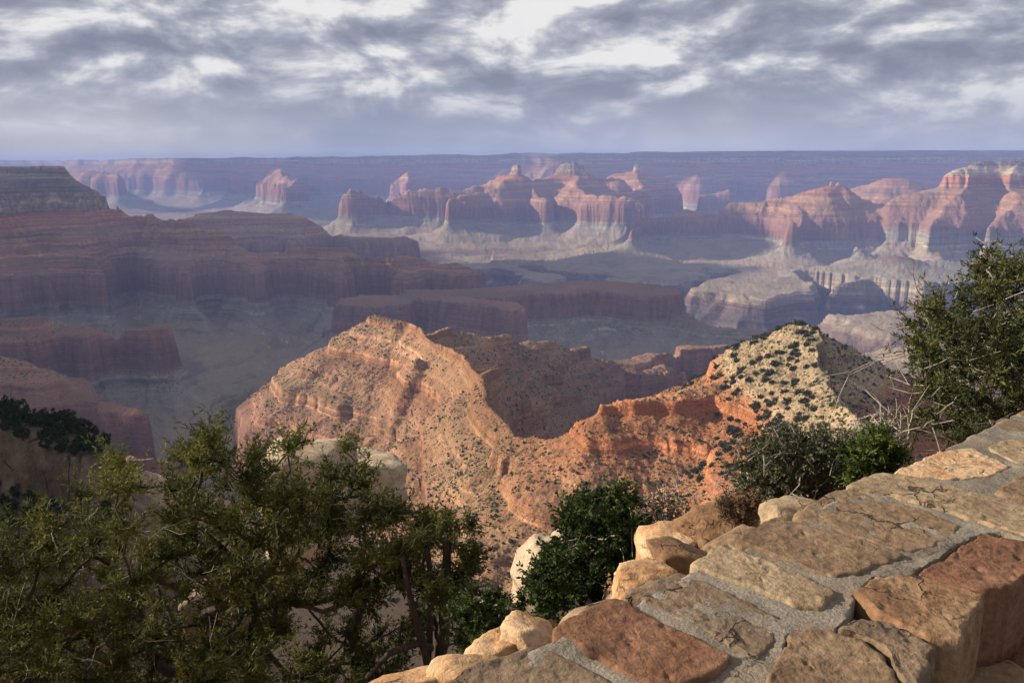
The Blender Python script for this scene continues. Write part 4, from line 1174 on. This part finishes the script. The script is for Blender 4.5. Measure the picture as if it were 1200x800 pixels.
# ------------------------------------------------------------------ small trees on the wooded spur
def small_tree_variants(n, leaf_mat, seed0):
    out = []
    for i in range(n):
        r_ = np.random.default_rng(seed0 + i)
        h = 1.0
        T = []
        while len(T) < 34:
            q = r_.uniform(-1, 1, 3)
            if np.linalg.norm(q) > 1: continue
            T.append([q[0] * .42, q[1] * .42, .58 + q[2] * .40 + .08 * r_.normal()])
        T = np.array(T)
        ch = grow((0, 0, -.08), (0.02, 0, .25), T, r_, tip_r=.006, seg=.12)
        w = tubes_mesh('trunk', ch, 4)
        pos, dirs, tint, _ = tufts(T, r_, 7, .13, 2, centre=T.mean(0))
        l = leaves_mesh('crown', pos, dirs, tint, 5, .085, .055, .8, r_)
        w.materials.append(M_BARK); l.materials.append(leaf_mat)
        out.append((w, l))
    return out
PINES = small_tree_variants(4, M_DEEP, 70)
r_ = np.random.default_rng(8)
n_made = 0
cand = r_.uniform(0, 1, (2600, 2))
CX = -190 + cand[:, 0] * 150; CY = 165 + cand[:, 1] * 120
cz, _, co_ = terrain(CX, CY)
cz2, _, _ = terrain(CX + 1.5, CY); cz3, _, _ = terrain(CX, CY + 1.5)
sl = np.hypot(cz2 - cz, cz3 - cz) / 1.5
placed = []
for x, y, z, ow, g in zip(CX, CY, cz, co_, sl):
    if NAMES[ow] != 'wooded_spur' or g > 2.0 or z < -112: continue
    if any((x - a) ** 2 + (y - b) ** 2 < 2.3 ** 2 for a, b in placed): continue
    px = 600 + FPX * x / (y * math.cos(PITCH) - z * math.sin(PITCH))
    if px < -40 or px > 150 or not in_view_of_rim(np.array([x]), np.array([y]), np.array([z + 2.5]))[0]: continue
    placed.append((x, y))
    w, l = PINES[n_made % len(PINES)]
    sz = r_.uniform(2.6, 4.6)
    t = link('pinyon_tree', None, label='%s dark pinyon growing on the wooded spur' % ('tall' if sz > 4 else 'mid-sized' if sz > 3.3 else 'low'), category='tree', group='pinyons on the wooded spur', kind='thing')
    t.location = (x, y, z); t.rotation_euler.z = r_.uniform(0, 6.28); t.scale = (sz,) * 3
    t.scale.z *= r_.uniform(.8, 1.1)
    link('trunk', w, parent=t); link('crown', l, parent=t)
    n_made += 1
print('spur trees', n_made)

# ------------------------------------------------------------------ scrub on the sunlit ridges
def shrub_variant(seed, sub):
    bm = bmesh.new(); bmesh.ops.create_icosphere(bm, subdivisions=sub, radius=1.0)
    V = np.array([v.co[:] for v in bm.verts]); F = np.array([[v.index for v in f.verts] for f in bm.faces]); bm.free()
    r = np.random.default_rng(seed)
    V = V * (1 + r.uniform(-.32, .28, (len(V), 1))) * np.array([1, 1, .85])
    V[:, 2] = np.where(V[:, 2] < -.3, -.3, V[:, 2]) + .3
    return V, F
def tuft_variant(seed):
    # a small uneven clump: five-sided crown on a skirt
    r = np.random.default_rng(seed)
    a = np.linspace(0, 2 * np.pi, 5, endpoint=False) + r.uniform(-.25, .25, 5)
    low = np.stack([np.cos(a) * r.uniform(.7, 1.15, 5), np.sin(a) * r.uniform(.7, 1.15, 5), r.uniform(-.1, .35, 5)], 1)
    top = np.array([[r.uniform(-.3, .3), r.uniform(-.3, .3), r.uniform(.9, 1.35)]])
    bot = np.array([[0, 0, -.25]])
    F = [[i, (i + 1) % 5, 5] for i in range(5)] + [[(i + 1) % 5, i, 6] for i in range(5)]
    return np.vstack([low, top, bot]), np.array(F)
def scrub():
    r = np.random.default_rng(77)
    n = 170000
    rad = np.sqrt(r.uniform(380 ** 2, 2450 ** 2, n)); az = np.radians(r.uniform(-19, 34, n))
    X, Y = rad * np.sin(az), rad * np.cos(az)
    z, st, ow = terrain(X, Y)
    zx, _, _ = terrain(X + 2.0, Y); zy, _, _ = terrain(X, Y + 2.0)
    g = np.hypot(zx - z, zy - z) / 2
    ids = [NAMES.index(k) for k in ('cream_butte', 'red_shoulder', 'sunlit_ridge', 'shaded_arm', 'rim')]
    dens = .40 + 1.5 * fbm(X / 130, Y / 130, 4, 90, .6) + .6 * fbm(X / 26, Y / 26, 2, 93)
    dens = np.where(ow == NAMES.index('cream_butte'), dens + .7, np.where(ow == NAMES.index('red_shoulder'), dens + .35, dens))
    ok = np.isin(ow, ids) & (g < np.where(ow == NAMES.index('cream_butte'), 2.4, 1.35)) & (z > -640) & (z < -60) & (r.uniform(0, 1, n) < np.clip(dens, .08, 1))
    X, Y, z = X[ok], Y[ok], z[ok]; ow = ow[ok]
    seen = np.concatenate([in_view_of_rim(a, b, c) for a, b, c in zip(np.array_split(X, 8), np.array_split(Y, 8), np.array_split(z + 1.5, 8))])
    keep = seen | (r.uniform(0, 1, len(X)) < .12)
    X, Y, z, ow = X[keep], Y[keep], z[keep], ow[keep]
    size = r.lognormal(.02, .55, len(X)); size = np.clip(size, .4, 4.0)
    # the 300 that show largest stand as shrubs of their own, the rest as one mass
    px = 600 + FPX * X / (Y * math.cos(PITCH) - z * math.sin(PITCH)); py = 400 - FPX * (Y * math.sin(PITCH) + z * math.cos(PITCH)) / (Y * math.cos(PITCH) - z * math.sin(PITCH))
    score = size / np.hypot(X, Y)
    cand = (ow == NAMES.index('cream_butte')) & (px > 800) & (px < 1010) & (py < 565) & (py > 375) & (X < 20 + .372 * Y)
    big = np.zeros(len(X), bool)
    ci = np.flatnonzero(cand); ci = ci[np.argsort(-score[ci])][:300]
    big[ci] = True
    var = []
    for k in range(5):
        V, F = shrub_variant(200 + k, 3)
        rr_ = np.random.default_rng(300 + k)
        pos = V[rr_.integers(len(V), size=70)]; d = pos - np.array([0, 0, .3]); d /= np.linalg.norm(d, axis=1)[:, None]
        me = leaves_mesh('shrub', np.vstack([pos * .55, pos * .9]), np.vstack([d, d]), rr_.uniform(.1, .8, 140), 2, .55, .42, .6, rr_)
        me.materials.append(M_SCRUB); var.append(me)
    for j, i in enumerate(ci):
        o = link('shrub', var[j % 5], label='%s dark shrub growing %s cream butte' % ('broad' if size[i] > 2.3 else 'middling' if size[i] > 1.5 else 'little', 'near the crest of the' if z[i] > -232 else 'midway down the slope of the' if z[i] > -262 else 'low on the slope, towards the red ledges below the'), category='shrub', group='shrubs on the cream butte', kind='thing')
        o.location = (X[i], Y[i], z[i] - .1); o.scale = (size[i] * 1.2,) * 3; o.rotation_euler.z = r.uniform(0, 6.28)
    rest = np.flatnonzero(~big)
    VV, FF, TT, off = [], [], [], 0
    sv = [tuft_variant(400 + k) for k in range(12)]
    for k in range(12):
        ii = rest[k::12]
        V, F = sv[k]
        a = r.uniform(0, 6.28, len(ii)); c, s_ = np.cos(a), np.sin(a)
        W = np.stack([V[None, :, 0] * c[:, None] - V[None, :, 1] * s_[:, None], V[None, :, 0] * s_[:, None] + V[None, :, 1] * c[:, None], np.repeat(V[None, :, 2], len(ii), 0)], -1)
        W = W * size[ii][:, None, None] + np.stack([X[ii], Y[ii], z[ii] - .1], -1)[:, None, :]
        VV.append(W.reshape(-1, 3)); FF.append((F[None] + (np.arange(len(ii)) * len(V))[:, None, None] + off).reshape(-1, 3)); off += W.size // 3
        TT.append(np.repeat(r.uniform(0, .8, len(ii)), len(V)))
    me = mesh_np('scrub', np.vstack(VV), np.vstack(FF), smooth=False)
    a_ = me.attributes.new('tint', 'FLOAT', 'POINT'); a_.data.foreach_set('value', np.concatenate(TT).astype(np.float32))
    link('scrub', me, M_SCRUB, kind='stuff', label='dark scrub dotted over the red and cream ridges')
    print('scrub', len(rest), 'single', len(ci))
scrub()
